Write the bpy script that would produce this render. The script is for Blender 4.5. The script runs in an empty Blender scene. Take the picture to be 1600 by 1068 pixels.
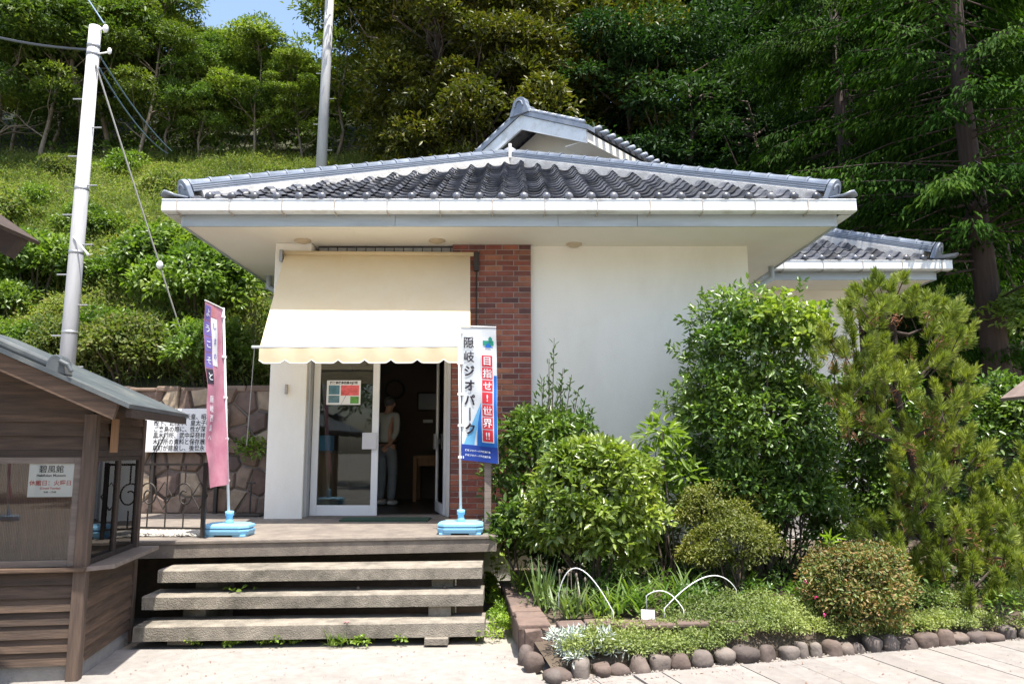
import bpy, bmesh, math, random
import numpy as np
from mathutils import Vector, Matrix, Quaternion

# ------------------------------------------------------------------ camera, sky, sun, exposure
SC = bpy.context.scene
COL = SC.collection
PITCH = math.radians(8.0); EYE = 1.65; F = 1200.0
cam_d = bpy.data.cameras.new('camera'); cam_d.lens = 27.0; cam_d.sensor_width = 36.0
cam_d.clip_start = 0.05; cam_d.clip_end = 2000
cam = bpy.data.objects.new('camera', cam_d); COL.objects.link(cam)
cam.location = (0, 0, EYE); cam.rotation_euler = (math.radians(90) + PITCH, 0, 0)
SC.camera = cam

SUN = Vector((0.13, -0.245, 0.96)).normalized()
world = bpy.data.worlds.new('World'); SC.world = world; world.use_nodes = True
wn = world.node_tree.nodes; wl = world.node_tree.links
sky = wn.new('ShaderNodeTexSky'); sky.sky_type = 'NISHITA'; sky.sun_disc = False
sky.sun_elevation = math.asin(SUN.z); sky.sun_rotation = math.atan2(SUN.x, SUN.y)
sky.air_density = 1.0; sky.dust_density = 2.5; sky.ozone_density = 1.2
wn['Background'].inputs['Strength'].default_value = 0.15
wl.new(sky.outputs[0], wn['Background'].inputs['Color'])
sun_d = bpy.data.lights.new('sun', 'SUN'); sun_d.energy = 4.6; sun_d.angle = math.radians(0.55)
sun_d.color = (1.0, 0.955, 0.88)
sun = bpy.data.objects.new('sun', sun_d); COL.objects.link(sun)
sun.location = (5, -10, 40); sun.rotation_euler = SUN.to_track_quat('Z', 'Y').to_euler()
SC.view_settings.view_transform = 'Standard'; SC.view_settings.look = 'None'
SC.view_settings.exposure = 1.25; SC.view_settings.gamma = 1.0
try: SC.view_settings.use_curve_mapping = False
except Exception: pass
SC.render.engine = 'CYCLES'
SC.cycles.max_bounces = 8; SC.cycles.diffuse_bounces = 4; SC.cycles.glossy_bounces = 3
SC.cycles.transparent_max_bounces = 12; SC.cycles.transmission_bounces = 6
SC.cycles.caustics_reflective = False; SC.cycles.caustics_refractive = False
SC.cycles.sample_clamp_indirect = 6.0

# ------------------------------------------------------------------ helpers
def at(px, py, Y):
    """world point on the plane at depth Y seen at photo pixel (px, py) of 1600x1068"""
    cx = (px - 800) / F; cy = (534 - py) / F
    dx, dy, dz = cx, math.cos(PITCH) - cy * math.sin(PITCH), math.sin(PITCH) + cy * math.cos(PITCH)
    k = Y / dy
    return Vector((dx * k, Y, EYE + dz * k))
def ground_at(px, py, z=0.0):
    cx = (px - 800) / F; cy = (534 - py) / F
    dx, dy, dz = cx, math.cos(PITCH) - cy * math.sin(PITCH), math.sin(PITCH) + cy * math.cos(PITCH)
    k = (z - EYE) / dz
    return Vector((dx * k, dy * k, z))
WORLD = {}
def tag(o, label=None, cat=None, group=None, kind=None):
    if label: o['label'] = label
    if cat: o['category'] = cat
    if group: o['group'] = group
    if kind: o['kind'] = kind
    return o
def thing(name, label, cat, loc=(0, 0, 0), rz=0.0, group=None):
    o = bpy.data.objects.new(name, None); COL.objects.link(o)
    o.empty_display_size = 0.1; o.location = loc; o.rotation_euler = (0, 0, rz)
    WORLD[o.name] = Matrix.Translation(Vector(loc)) @ Matrix.Rotation(rz, 4, 'Z')
    return tag(o, label, cat, group)
def winv(parent):
    if parent is None: return Matrix.Identity(4)
    return WORLD[parent.name].inverted()
def link_mesh(name, me, mat, parent=None, smooth=False, bevel=0.0):
    o = bpy.data.objects.new(name, me); COL.objects.link(o)
    if mat is not None:
        for m in (mat if isinstance(mat, (list, tuple)) else [mat]): me.materials.append(m)
    if smooth: me.polygons.foreach_set('use_smooth', [True] * len(me.polygons))
    if parent is not None: o.parent = parent
    if bevel:
        b = o.modifiers.new('bevel', 'BEVEL'); b.width = bevel; b.segments = 2
        b.limit_method = 'ANGLE'; b.angle_limit = math.radians(40)
    WORLD[o.name] = WORLD[parent.name].copy() if parent is not None else Matrix.Identity(4)
    return o
def piece(name, me, M, parent):
    """an object sharing mesh data, placed by a WORLD matrix under parent"""
    o = bpy.data.objects.new(name, me); COL.objects.link(o)
    if parent is not None: o.parent = parent
    o.matrix_local = winv(parent) @ M
    WORLD[o.name] = M
    return o
def basis(x, y, z, loc):
    return Matrix(((x[0], y[0], z[0], loc[0]), (x[1], y[1], z[1], loc[1]), (x[2], y[2], z[2], loc[2]), (0, 0, 0, 1)))

class MB:
    def __init__(s): s.v = []; s.f = []; s.m = []
    def add(s, vs, fs, mi=0):
        b = len(s.v); s.v.extend([tuple(p) for p in vs]); s.f.extend([tuple(i + b for i in f) for f in fs]); s.m.extend([mi] * len(fs)); return s
    def box(s, x0, x1, y0, y1, z0, z1, mi=0):
        vs = [(x, y, z) for z in (z0, z1) for y in (y0, y1) for x in (x0, x1)]
        return s.add(vs, [(0, 2, 3, 1), (4, 5, 7, 6), (0, 1, 5, 4), (2, 6, 7, 3), (0, 4, 6, 2), (1, 3, 7, 5)], mi)
    def obox(s, c, ax, ay, az, hx, hy, hz, mi=0):
        c = Vector(c); vs = []
        for k in (-1, 1):
            for j in (-1, 1):
                for i in (-1, 1): vs.append(c + Vector(ax) * hx * i + Vector(ay) * hy * j + Vector(az) * hz * k)
        return s.add(vs, [(0, 2, 3, 1), (4, 5, 7, 6), (0, 1, 5, 4), (2, 6, 7, 3), (0, 4, 6, 2), (1, 3, 7, 5)], mi)
    def bar(s, p0, p1, w, h, up=(0, 0, 1), mi=0):
        p0 = Vector(p0); p1 = Vector(p1); d = (p1 - p0); L = d.length; d.normalize()
        sd = d.cross(Vector(up)); sd.normalize(); u = sd.cross(d)
        return s.obox((p0 + p1) / 2, d, sd, u, L / 2, w / 2, h / 2, mi)
    def prism(s, pts, d, mi=0):
        """closed polygon pts (3D) extruded by vector d"""
        n = len(pts); d = Vector(d); a = [Vector(p) for p in pts]; b = [p + d for p in a]
        fs = [tuple(range(n))[::-1], tuple(range(n, 2 * n))] + [(i, (i + 1) % n, n + (i + 1) % n, n + i) for i in range(n)]
        return s.add(a + b, fs, mi)
    def tube(s, pts, r, seg=8, caps=True, mi=0):
        pts = [Vector(p) for p in pts]; n = len(pts)
        rs = r if isinstance(r, (list, tuple)) else [r] * n
        vs = []; fs = []; ref = None
        for i in range(n):
            t = (pts[min(i + 1, n - 1)] - pts[max(i - 1, 0)])
            if t.length < 1e-9: t = Vector((0, 0, 1))
            t.normalize()
            if ref is None: ref = t.orthogonal()
            ref = ref - t * ref.dot(t)
            if ref.length < 1e-6: ref = t.orthogonal()
            ref.normalize(); bn = t.cross(ref)
            for k in range(seg):
                a = 2 * math.pi * k / seg
                vs.append(pts[i] + (ref * math.cos(a) + bn * math.sin(a)) * rs[i])
        for i in range(n - 1):
            for k in range(seg):
                k2 = (k + 1) % seg
                fs.append((i * seg + k, i * seg + k2, (i + 1) * seg + k2, (i + 1) * seg + k))
        if caps:
            fs.append(tuple(range(seg))[::-1]); fs.append(tuple((n - 1) * seg + k for k in range(seg)))
        return s.add(vs, fs, mi)
    def lathe(s, prof, c, seg=16, mi=0):
        c = Vector(c); return s.tube([c + Vector((0, 0, z)) for r, z in prof], [r for r, z in prof], seg, True, mi)
    def ball(s, c, rx, ry=None, rz=None, seg=10, rings=6, mi=0):
        ry = rx if ry is None else ry; rz = rx if rz is None else rz
        vs = []; fs = []
        for i in range(1, rings):
            th = math.pi * i / rings
            for k in range(seg):
                a = 2 * math.pi * k / seg
                vs.append((c[0] + rx * math.sin(th) * math.cos(a), c[1] + ry * math.sin(th) * math.sin(a), c[2] + rz * math.cos(th)))
        n = len(vs); vs.append((c[0], c[1], c[2] + rz)); vs.append((c[0], c[1], c[2] - rz))
        for i in range(rings - 2):
            for k in range(seg):
                k2 = (k + 1) % seg; fs.append((i * seg + k, (i + 1) * seg + k, (i + 1) * seg + k2, i * seg + k2))
        for k in range(seg):
            fs.append((n, k, (k + 1) % seg)); b = (rings - 2) * seg; fs.append((n + 1, b + (k + 1) % seg, b + k))
        return s.add(vs, fs, mi)
    def mesh(s, name, M=None):
        me = bpy.data.meshes.new(name)
        vs = [tuple(M @ Vector(p)) for p in s.v] if M is not None else s.v
        me.from_pydata(vs, [], s.f)
        if any(s.m): me.polygons.foreach_set('material_index', s.m)
        me.update(); return me
    def build(s, name, mat, parent=None, smooth=False, bevel=0.0, local=False):
        M = None if (parent is None or local) else winv(parent)
        return link_mesh(name, s.mesh(name, M), mat, parent, smooth, bevel)

def np_mesh(name, V, tris):
    """fast mesh from arrays; tris (m,3)"""
    me = bpy.data.meshes.new(name); n = len(V); m = len(tris)
    me.vertices.add(n); me.vertices.foreach_set('co', np.ascontiguousarray(V, dtype=np.float32).ravel())
    me.loops.add(m * 3); me.loops.foreach_set('vertex_index', np.ascontiguousarray(tris, dtype=np.int32).ravel())
    me.polygons.add(m); me.polygons.foreach_set('loop_start', np.arange(0, m * 3, 3, dtype=np.int32))
    me.polygons.foreach_set('loop_total', np.full(m, 3, dtype=np.int32))
    me.update(calc_edges=True); return me
def copy_tree(o, parent=None):
    c = o.copy(); COL.objects.link(c); c.parent = parent
    for ch in o.children: 
        if ch.name in bpy.data.objects: copy_tree(ch, c)
    return c
def sstep(x, a, b):
    t = min(1, max(0, (x - a) / (b - a))); return t * t * (3 - 2 * t)

# ------------------------------------------------------------------ materials
def nt(name):
    m = bpy.data.materials.new(name); m.use_nodes = True
    t = m.node_tree; return m, t.nodes, t.links, t.nodes['Principled BSDF']
def mk(name, c1, c2=None, scale=3.0, rough=0.7, rough2=None, bump=0.0, bscale=40.0, spec=0.5, metal=0.0,
       rnd=0.0, stain=None, stain_scale=1.2, stain_amt=0.5, stretch=None, coat=0.0, detail=6.0):
    """noise-mottled surface: c1/c2 mix by noise, stains of a third colour, value jitter per object, noise relief"""
    m, n, l, p = nt(name)
    tc = n.new('ShaderNodeTexCoord'); mp = n.new('ShaderNodeMapping'); l.new(tc.outputs['Object'], mp.inputs[0])
    oi = n.new('ShaderNodeObjectInfo')
    ad = n.new('ShaderNodeVectorMath'); ad.operation = 'SCALE'; 
    cb = n.new('ShaderNodeCombineXYZ'); 
    for i in range(3): l.new(oi.outputs['Random'], cb.inputs[i])
    l.new(cb.outputs[0], ad.inputs[0]); ad.inputs['Scale'].default_value = 37.0
    l.new(ad.outputs[0], mp.inputs['Location'])
    if stretch: mp.inputs['Scale'].default_value = stretch
    nz = n.new('ShaderNodeTexNoise'); nz.inputs['Scale'].default_value = scale; nz.inputs['Detail'].default_value = detail
    nz.inputs['Roughness'].default_value = 0.65; l.new(mp.outputs[0], nz.inputs['Vector'])
    rp = n.new('ShaderNodeMapRange'); rp.inputs[1].default_value = 0.3; rp.inputs[2].default_value = 0.7; l.new(nz.outputs['Fac'], rp.inputs[0])
    mx = n.new('ShaderNodeMix'); mx.data_type = 'RGBA'; l.new(rp.outputs[0], mx.inputs[0])
    mx.inputs[6].default_value = (*c1, 1); mx.inputs[7].default_value = (*(c2 or c1), 1)
    out = mx.outputs[2]
    if stain:
        n2 = n.new('ShaderNodeTexNoise'); n2.inputs['Scale'].default_value = stain_scale; n2.inputs['Detail'].default_value = 8; n2.inputs['Roughness'].default_value = 0.7
        l.new(mp.outputs[0], n2.inputs['Vector'])
        r2 = n.new('ShaderNodeMapRange'); r2.inputs[1].default_value = 0.48; r2.inputs[2].default_value = 0.68; r2.inputs[4].default_value = stain_amt
        l.new(n2.outputs['Fac'], r2.inputs[0])
        m2 = n.new('ShaderNodeMix'); m2.data_type = 'RGBA'; l.new(r2.outputs[0], m2.inputs[0]); l.new(out, m2.inputs[6]); m2.inputs[7].default_value = (*stain, 1)
        out = m2.outputs[2]
    if rnd:
        hv = n.new('ShaderNodeHueSaturation'); r3 = n.new('ShaderNodeMapRange'); r3.inputs[3].default_value = 1 - rnd; r3.inputs[4].default_value = 1 + rnd
        l.new(oi.outputs['Random'], r3.inputs[0]); l.new(r3.outputs[0], hv.inputs['Value']); l.new(out, hv.inputs['Color']); out = hv.outputs[0]
    l.new(out, p.inputs['Base Color'])
    p.inputs['Roughness'].default_value = rough; p.inputs['Metallic'].default_value = metal
    if rough2 is not None:
        rr = n.new('ShaderNodeMapRange'); rr.inputs[3].default_value = rough; rr.inputs[4].default_value = rough2; l.new(nz.outputs['Fac'], rr.inputs[0]); l.new(rr.outputs[0], p.inputs['Roughness'])
    p.inputs['Specular IOR Level'].default_value = spec
    if coat: p.inputs['Coat Weight'].default_value = coat; p.inputs['Coat Roughness'].default_value = 0.15
    if bump:
        nb = n.new('ShaderNodeTexNoise'); nb.inputs['Scale'].default_value = bscale; nb.inputs['Detail'].default_value = 5; l.new(mp.outputs[0], nb.inputs['Vector'])
        bp = n.new('ShaderNodeBump'); bp.inputs['Strength'].default_value = bump; bp.inputs['Distance'].default_value = 0.01
        l.new(nb.outputs['Fac'], bp.inputs['Height']); l.new(bp.outputs[0], p.inputs['Normal'])
    return m
def wood(name, c1, c2, axis=0, rough=0.75, rnd=0.25, scale=1.0):
    st = [14.0, 14.0, 14.0]; st[axis] = 1.2
    return mk(name, c1, c2, scale * 2.2, rough, bump=0.35, bscale=6, rnd=rnd, stretch=tuple(st), stain=tuple(x * 0.35 for x in c1), stain_scale=0.5, stain_amt=0.55)
def leafm(name, cols, rough=0.42, trans=0.32, spec=0.4, tcol=None, patch=1.1):
    """cols: list of leaf colours picked per leaf"""
    if tcol is None: cols = [(c[0] * 1.25, c[1] * 1.10, c[2] * 0.9) for c in cols]
    m, n, l, p = nt(name)
    g = n.new('ShaderNodeNewGeometry'); cr = n.new('ShaderNodeValToRGB')
    cr.color_ramp.elements[0].color = (*cols[0], 1); cr.color_ramp.elements[1].color = (*cols[-1], 1)
    for i, c in enumerate(cols[1:-1]):
        e = cr.color_ramp.elements.new((i + 1) / (len(cols) - 1)); e.color = (*c, 1)
    l.new(g.outputs['Random Per Island'], cr.inputs[0])
    oi = n.new('ShaderNodeObjectInfo'); hv = n.new('ShaderNodeHueSaturation')
    r3 = n.new('ShaderNodeMapRange'); r3.inputs[3].default_value = 0.8; r3.inputs[4].default_value = 1.2; l.new(oi.outputs['Random'], r3.inputs[0])
    r4 = n.new('ShaderNodeMapRange'); r4.inputs[3].default_value = 0.485; r4.inputs[4].default_value = 0.515; l.new(oi.outputs['Random'], r4.inputs[0])
    pn = n.new('ShaderNodeTexNoise'); pn.inputs['Scale'].default_value = patch; pn.inputs['Detail'].default_value = 3; l.new(g.outputs['Position'], pn.inputs['Vector'])
    pr = n.new('ShaderNodeMapRange'); pr.inputs[1].default_value = 0.32; pr.inputs[2].default_value = 0.68; pr.inputs[3].default_value = 0.72; pr.inputs[4].default_value = 1.3; l.new(pn.outputs['Fac'], pr.inputs[0])
    mv = n.new('ShaderNodeMath'); mv.operation = 'MULTIPLY'; l.new(r3.outputs[0], mv.inputs[0]); l.new(pr.outputs[0], mv.inputs[1])
    ph = n.new('ShaderNodeMapRange'); ph.inputs[1].default_value = 0.3; ph.inputs[2].default_value = 0.7; ph.inputs[3].default_value = 0.515; ph.inputs[4].default_value = 0.482; l.new(pn.outputs['Fac'], ph.inputs[0])
    l.new(mv.outputs[0], hv.inputs['Value']); l.new(ph.outputs[0], hv.inputs['Hue']); l.new(cr.outputs[0], hv.inputs['Color'])
    l.new(hv.outputs[0], p.inputs['Base Color']); p.inputs['Roughness'].default_value = rough; p.inputs['Specular IOR Level'].default_value = spec
    tb = n.new('ShaderNodeBsdfTranslucent'); mu = n.new('ShaderNodeMix'); mu.data_type = 'RGBA'; mu.blend_type = 'MULTIPLY'; mu.inputs[0].default_value = 1
    l.new(hv.outputs[0], mu.inputs[6]); mu.inputs[7].default_value = (*(tcol or (1.5, 1.7, 0.55)), 1); l.new(mu.outputs[2], tb.inputs['Color'])
    ms = n.new('ShaderNodeMixShader'); ms.inputs[0].default_value = trans
    l.new(p.outputs[0], ms.inputs[1]); l.new(tb.outputs[0], ms.inputs[2]); l.new(ms.outputs[0], n['Material Output'].inputs['Surface'])
    return m
def fabric(name, col, trans=0.35, col2=None, rough=0.9, scale=4):
    m = mk(name, col, col2 or tuple(c * 0.88 for c in col), scale, rough, bump=0.12, bscale=220, spec=0.2)
    n = m.node_tree.nodes; l = m.node_tree.links; p = n['Principled BSDF']
    tb = n.new('ShaderNodeBsdfTranslucent'); src = p.inputs['Base Color'].links[0].from_socket; l.new(src, tb.inputs['Color'])
    ms = n.new('ShaderNodeMixShader'); ms.inputs[0].default_value = trans
    l.new(p.outputs[0], ms.inputs[1]); l.new(tb.outputs[0], ms.inputs[2]); l.new(ms.outputs[0], n['Material Output'].inputs['Surface'])
    return m
def glassm(name, tint=(0.9, 0.95, 0.93), ior=1.5):
    m, n, l, p = nt(name)
    n.remove(p); fr = n.new('ShaderNodeFresnel'); fr.inputs['IOR'].default_value = ior
    tr = n.new('ShaderNodeBsdfTransparent'); tr.inputs['Color'].default_value = (*tint, 1)
    gl = n.new('ShaderNodeBsdfGlossy'); gl.inputs['Roughness'].default_value = 0.0
    ms = n.new('ShaderNodeMixShader'); l.new(fr.outputs[0], ms.inputs[0]); l.new(tr.outputs[0], ms.inputs[1]); l.new(gl.outputs[0], ms.inputs[2])
    l.new(ms.outputs[0], n['Material Output'].inputs['Surface']); return m
def rampm(name, cols, rough=0.8, bump=0.3, bscale=30, nscale=8):
    """colour picked per object from a ramp, mottled"""
    m = mk(name, (1, 1, 1), (0.62, 0.6, 0.6), nscale, rough, bump=bump, bscale=bscale)
    n = m.node_tree.nodes; l = m.node_tree.links; p = n['Principled BSDF']
    src = p.inputs['Base Color'].links[0].from_socket
    oi = n.new('ShaderNodeObjectInfo'); cr = n.new('ShaderNodeValToRGB'); cr.color_ramp.interpolation = 'LINEAR'
    cr.color_ramp.elements[0].color = (*cols[0], 1); cr.color_ramp.elements[1].color = (*cols[-1], 1)
    for i, c in enumerate(cols[1:-1]):
        e = cr.color_ramp.elements.new((i + 1) / (len(cols) - 1)); e.color = (*c, 1)
    l.new(oi.outputs['Random'], cr.inputs[0])
    mu = n.new('ShaderNodeMix'); mu.data_type = 'RGBA'; mu.blend_type = 'MULTIPLY'; mu.inputs[0].default_value = 1
    l.new(cr.outputs[0], mu.inputs[6]); l.new(src, mu.inputs[7]); l.new(mu.outputs[2], p.inputs['Base Color'])
    return m
def plain(name, c, rough=0.6, spec=0.5, metal=0.0): 
    return mk(name, c, tuple(x * 0.86 for x in c), 5, rough, spec=spec, metal=metal)

M = {}
M['stucco'] = mk('white_stucco', (0.87, 0.84, 0.76), (0.82, 0.79, 0.70), 1.1, 0.9, bump=0.4, bscale=120, stain=(0.62, 0.57, 0.46), stain_scale=0.8, stain_amt=0.22, stretch=(1.7, 1.7, 0.7), detail=9)
M['soffit'] = mk('soffit_paint', (0.80, 0.77, 0.70), (0.75, 0.72, 0.64), 1.0, 0.8, stain=(0.6, 0.55, 0.45), stain_scale=0.9, stain_amt=0.2)
M['fascia'] = mk('fascia_metal', (0.42, 0.47, 0.50), (0.34, 0.39, 0.42), 2.0, 0.5, stain=(0.2, 0.21, 0.21), stain_scale=1.5, stain_amt=0.5, stretch=(0.5, 1, 3))
M['gutter'] = mk('gutter_metal', (0.74, 0.77, 0.78), (0.62, 0.65, 0.66), 2.0, 0.35, stain=(0.36, 0.33, 0.28), stain_scale=2.6, stain_amt=0.65, stretch=(1.2, 1, 1.2))
M['strap'] = mk('gutter_strap', (0.48, 0.46, 0.42), (0.33, 0.27, 0.21), 20, 0.6)
M['tile'] = mk('roof_tile', (0.052, 0.057, 0.072), (0.10, 0.105, 0.122), 7, 0.18, 0.4, bump=0.08, bscale=60, rnd=0.5, stain=(0.17, 0.155, 0.135), stain_scale=7, stain_amt=0.5, spec=0.7)
M['ridge'] = mk('ridge_tile', (0.14, 0.165, 0.21), (0.20, 0.23, 0.28), 5, 0.3, 0.45, rnd=0.15, stain=(0.30, 0.32, 0.34), stain_scale=3, stain_amt=0.5, spec=0.6)  # paler blue-grey than the roof tiles: reflected sky put into the colour
M['mortar'] = mk('white_mortar', (0.70, 0.68, 0.64), (0.52, 0.50, 0.46), 5, 0.9, bump=0.4, bscale=40, stain=(0.28, 0.26, 0.23), stain_scale=3, stain_amt=0.5)
M['brick'] = rampm('brick', [(0.31, 0.095, 0.064), (0.22, 0.07, 0.055), (0.35, 0.125, 0.075), (0.11, 0.054, 0.052), (0.29, 0.09, 0.062), (0.42, 0.175, 0.10), (0.16, 0.062, 0.053), (0.33, 0.105, 0.068)], 0.85, 0.6, 50)
M['brick_joint'] = mk('brick_joint', (0.36, 0.31, 0.28), (0.26, 0.22, 0.2), 20, 0.95, bump=0.4, bscale=90)
M['alu'] = mk('white_aluminium', (0.74, 0.74, 0.73), (0.68, 0.68, 0.67), 2, 0.35, spec=0.5)
M['alu_grey'] = mk('grey_aluminium', (0.42, 0.42, 0.42), (0.36, 0.36, 0.36), 2, 0.4, metal=0.5)
M['glass'] = glassm('clear_glass'); M['kglass'] = glassm('kiosk_glass', (0.95, 0.96, 0.94), 1.5)
M['awning'] = fabric('cream_canvas', (0.90, 0.77, 0.53), 0.36, (0.85, 0.70, 0.45), scale=2.4)
M['trim'] = fabric('white_trim', (0.8, 0.78, 0.72), 0.2)
M['concrete'] = mk('step_concrete', (0.29, 0.255, 0.205), (0.15, 0.132, 0.105), 7, 0.95, bump=0.8, bscale=90, stain=(0.06, 0.055, 0.042), stain_scale=2.4, stain_amt=0.8, detail=10)
M['deck'] = mk('deck_concrete', (0.22, 0.185, 0.15), (0.115, 0.097, 0.082), 6, 0.9, bump=0.5, bscale=90, stain=(0.08, 0.07, 0.065), stain_scale=1.4, stain_amt=0.65, detail=10)
M['path'] = mk('path_concrete', (0.285, 0.262, 0.238), (0.205, 0.188, 0.17), 11, 0.95, bump=0.5, bscale=150, stain=(0.15, 0.135, 0.12), stain_scale=0.9, stain_amt=0.6, detail=12)
M['paver'] = mk('paving_concrete', (0.255, 0.232, 0.21), (0.18, 0.162, 0.147), 9, 0.95, bump=0.6, bscale=120, rnd=0.07, stain=(0.22, 0.19, 0.16), stain_scale=2, stain_amt=0.5, detail=10)
M['asphalt'] = mk('ground_earth', (0.30, 0.27, 0.23), (0.2, 0.18, 0.15), 1.0, 0.95, bump=0.4, bscale=60)
M['soil'] = mk('soil', (0.085, 0.062, 0.042), (0.05, 0.038, 0.026), 8, 0.95, bump=1.0, bscale=40, stain=(0.16, 0.12, 0.08), stain_scale=4, stain_amt=0.5)
M['hill'] = mk('hillside_earth', (0.045, 0.055, 0.02), (0.03, 0.03, 0.015), 1.5, 0.95, bump=0.8, bscale=10)
M['stone'] = rampm('wall_stone', [(0.20, 0.135, 0.105), (0.13, 0.095, 0.08), (0.30, 0.22, 0.16), (0.15, 0.095, 0.07), (0.42, 0.33, 0.23), (0.11, 0.08, 0.065), (0.28, 0.19, 0.13)], 0.9, 0.8, 16, 9)
M['stone_joint'] = mk('stone_joint', (0.27, 0.23, 0.19), (0.16, 0.135, 0.115), 8, 0.95, bump=0.6, bscale=40)
M['cobble'] = rampm('cobble', [(0.12, 0.088, 0.072), (0.17, 0.14, 0.12), (0.085, 0.068, 0.06), (0.14, 0.10, 0.08), (0.20, 0.17, 0.145), (0.10, 0.075, 0.065)], 0.85, 0.8, 22, 7)
M['planter'] = rampm('planter_stone', [(0.17, 0.115, 0.09), (0.125, 0.09, 0.075), (0.22, 0.15, 0.115)], 0.9, 0.8, 18, 7)
M['dark_wood'] = wood('dark_wood', (0.055, 0.033, 0.022), (0.026, 0.017, 0.012), 0)
M['board'] = wood('weathered_board', (0.115, 0.070, 0.043), (0.034, 0.021, 0.014), 0, rnd=0.4)
M['board_y'] = wood('weathered_board_side', (0.115, 0.068, 0.042), (0.034, 0.021, 0.014), 1, rnd=0.4)
M['post_wood'] = wood('post_wood', (0.115, 0.075, 0.052), (0.045, 0.03, 0.022), 2)
M['bare_wood'] = wood('bare_wood', (0.34, 0.19, 0.10), (0.24, 0.13, 0.07), 2, rnd=0.1)
M['grey_wood'] = wood('grey_wood', (0.23, 0.185, 0.15), (0.13, 0.10, 0.085), 0)
M['black_iron'] = mk('black_iron', (0.03, 0.027, 0.025), (0.05, 0.04, 0.033), 12, 0.55, metal=0.3)
M['copper_roof'] = mk('weathered_sheet_roof', (0.08, 0.092, 0.10), (0.045, 0.055, 0.062), 4, 0.45, stain=(0.17, 0.175, 0.16), stain_scale=3, stain_amt=0.5)
M['pole'] = mk('pole_concrete', (0.50, 0.50, 0.50), (0.42, 0.42, 0.42), 3, 0.85, stain=(0.3, 0.29, 0.27), stain_scale=1.5, stain_amt=0.4, stretch=(3, 3, 0.4))
M['galv'] = mk('galvanised', (0.42, 0.43, 0.44), (0.34, 0.35, 0.36), 20, 0.4, metal=0.7)
M['wire'] = plain('black_wire', (0.05, 0.055, 0.06), 0.5)
M['wire_blue'] = plain('blue_wire', (0.13, 0.20, 0.28), 0.5)
M['steel_wire'] = plain('steel_wire', (0.35, 0.34, 0.31), 0.5)
M['porcelain'] = plain('porcelain', (0.85, 0.85, 0.83), 0.25)
M['plastic_blue'] = mk('blue_plastic', (0.22, 0.47, 0.66), (0.19, 0.43, 0.62), 2, 0.42, spec=0.5)
M['plastic_white'] = plain('white_plastic', (0.80, 0.80, 0.79), 0.35)
M['paper'] = mk('white_paper', (0.80, 0.80, 0.78), (0.77, 0.77, 0.76), 2, 0.7)
M['ink'] = plain('black_ink', (0.04, 0.04, 0.045), 0.7)
M['ink_red'] = plain('red_ink', (0.55, 0.09, 0.08), 0.7)
M['cl_white'] = fabric('banner_white', (0.76, 0.80, 0.83), 0.3)
M['cl_red'] = fabric('banner_red', (0.66, 0.05, 0.07), 0.3)
M['cl_blue'] = fabric('banner_blue', (0.03, 0.17, 0.55), 0.3)
M['cl_lblue'] = fabric('banner_light_blue', (0.18, 0.48, 0.76), 0.3)
M['cl_navy'] = fabric('banner_navy', (0.03, 0.07, 0.34), 0.3)
M['cl_black'] = fabric('banner_black', (0.035, 0.03, 0.045), 0.1)
M['cl_green'] = fabric('banner_green', (0.04, 0.28, 0.20), 0.2)
M['cl_pink'] = fabric('banner_faded_crimson', (0.46, 0.17, 0.24), 0.3, (0.55, 0.27, 0.33), scale=7)
M['cl_purple'] = fabric('banner_purple', (0.20, 0.16, 0.44), 0.3)
M['cl_salmon'] = fabric('banner_salmon', (0.58, 0.25, 0.27), 0.3)
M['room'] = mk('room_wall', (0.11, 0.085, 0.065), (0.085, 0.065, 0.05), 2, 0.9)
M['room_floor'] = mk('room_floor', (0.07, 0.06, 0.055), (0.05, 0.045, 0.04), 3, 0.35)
M['skin'] = mk('skin', (0.42, 0.24, 0.17), (0.38, 0.20, 0.14), 8, 0.55)
M['hair'] = mk('grey_hair', (0.12, 0.115, 0.11), (0.06, 0.06, 0.06), 40, 0.6)
M['shirt'] = mk('pale_shirt', (0.42, 0.43, 0.41), (0.35, 0.36, 0.35), 6, 0.9, bump=0.3, bscale=25)
M['trouser'] = mk('grey_trousers', (0.20, 0.22, 0.25), (0.15, 0.17, 0.19), 6, 0.9, bump=0.3, bscale=25)
M['shoe'] = plain('pale_shoe', (0.55, 0.55, 0.53), 0.6)
M['belt'] = plain('dark_belt', (0.03, 0.025, 0.02), 0.5)
M['gravel'] = rampm('gravel', [(0.42, 0.39, 0.34), (0.3, 0.28, 0.25), (0.5, 0.47, 0.42)], 0.9, 0.2)
M['mat_green'] = mk('green_doormat', (0.03, 0.075, 0.045), (0.02, 0.05, 0.03), 30, 0.95, bump=0.6, bscale=200)
M['bark'] = mk('bark', (0.13, 0.10, 0.075), (0.06, 0.046, 0.036), 6, 0.95, bump=0.9, bscale=14, stretch=(2, 2, 0.5))
M['bark_pale'] = mk('pale_bark', (0.24, 0.20, 0.15), (0.12, 0.10, 0.075), 5, 0.95, bump=0.7, bscale=14, stretch=(2, 2, 0.6))
M['bark_red'] = mk('cedar_bark', (0.075, 0.052, 0.042), (0.036, 0.026, 0.022), 5, 0.95, bump=0.9, bscale=16, stretch=(4, 4, 0.35))
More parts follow.
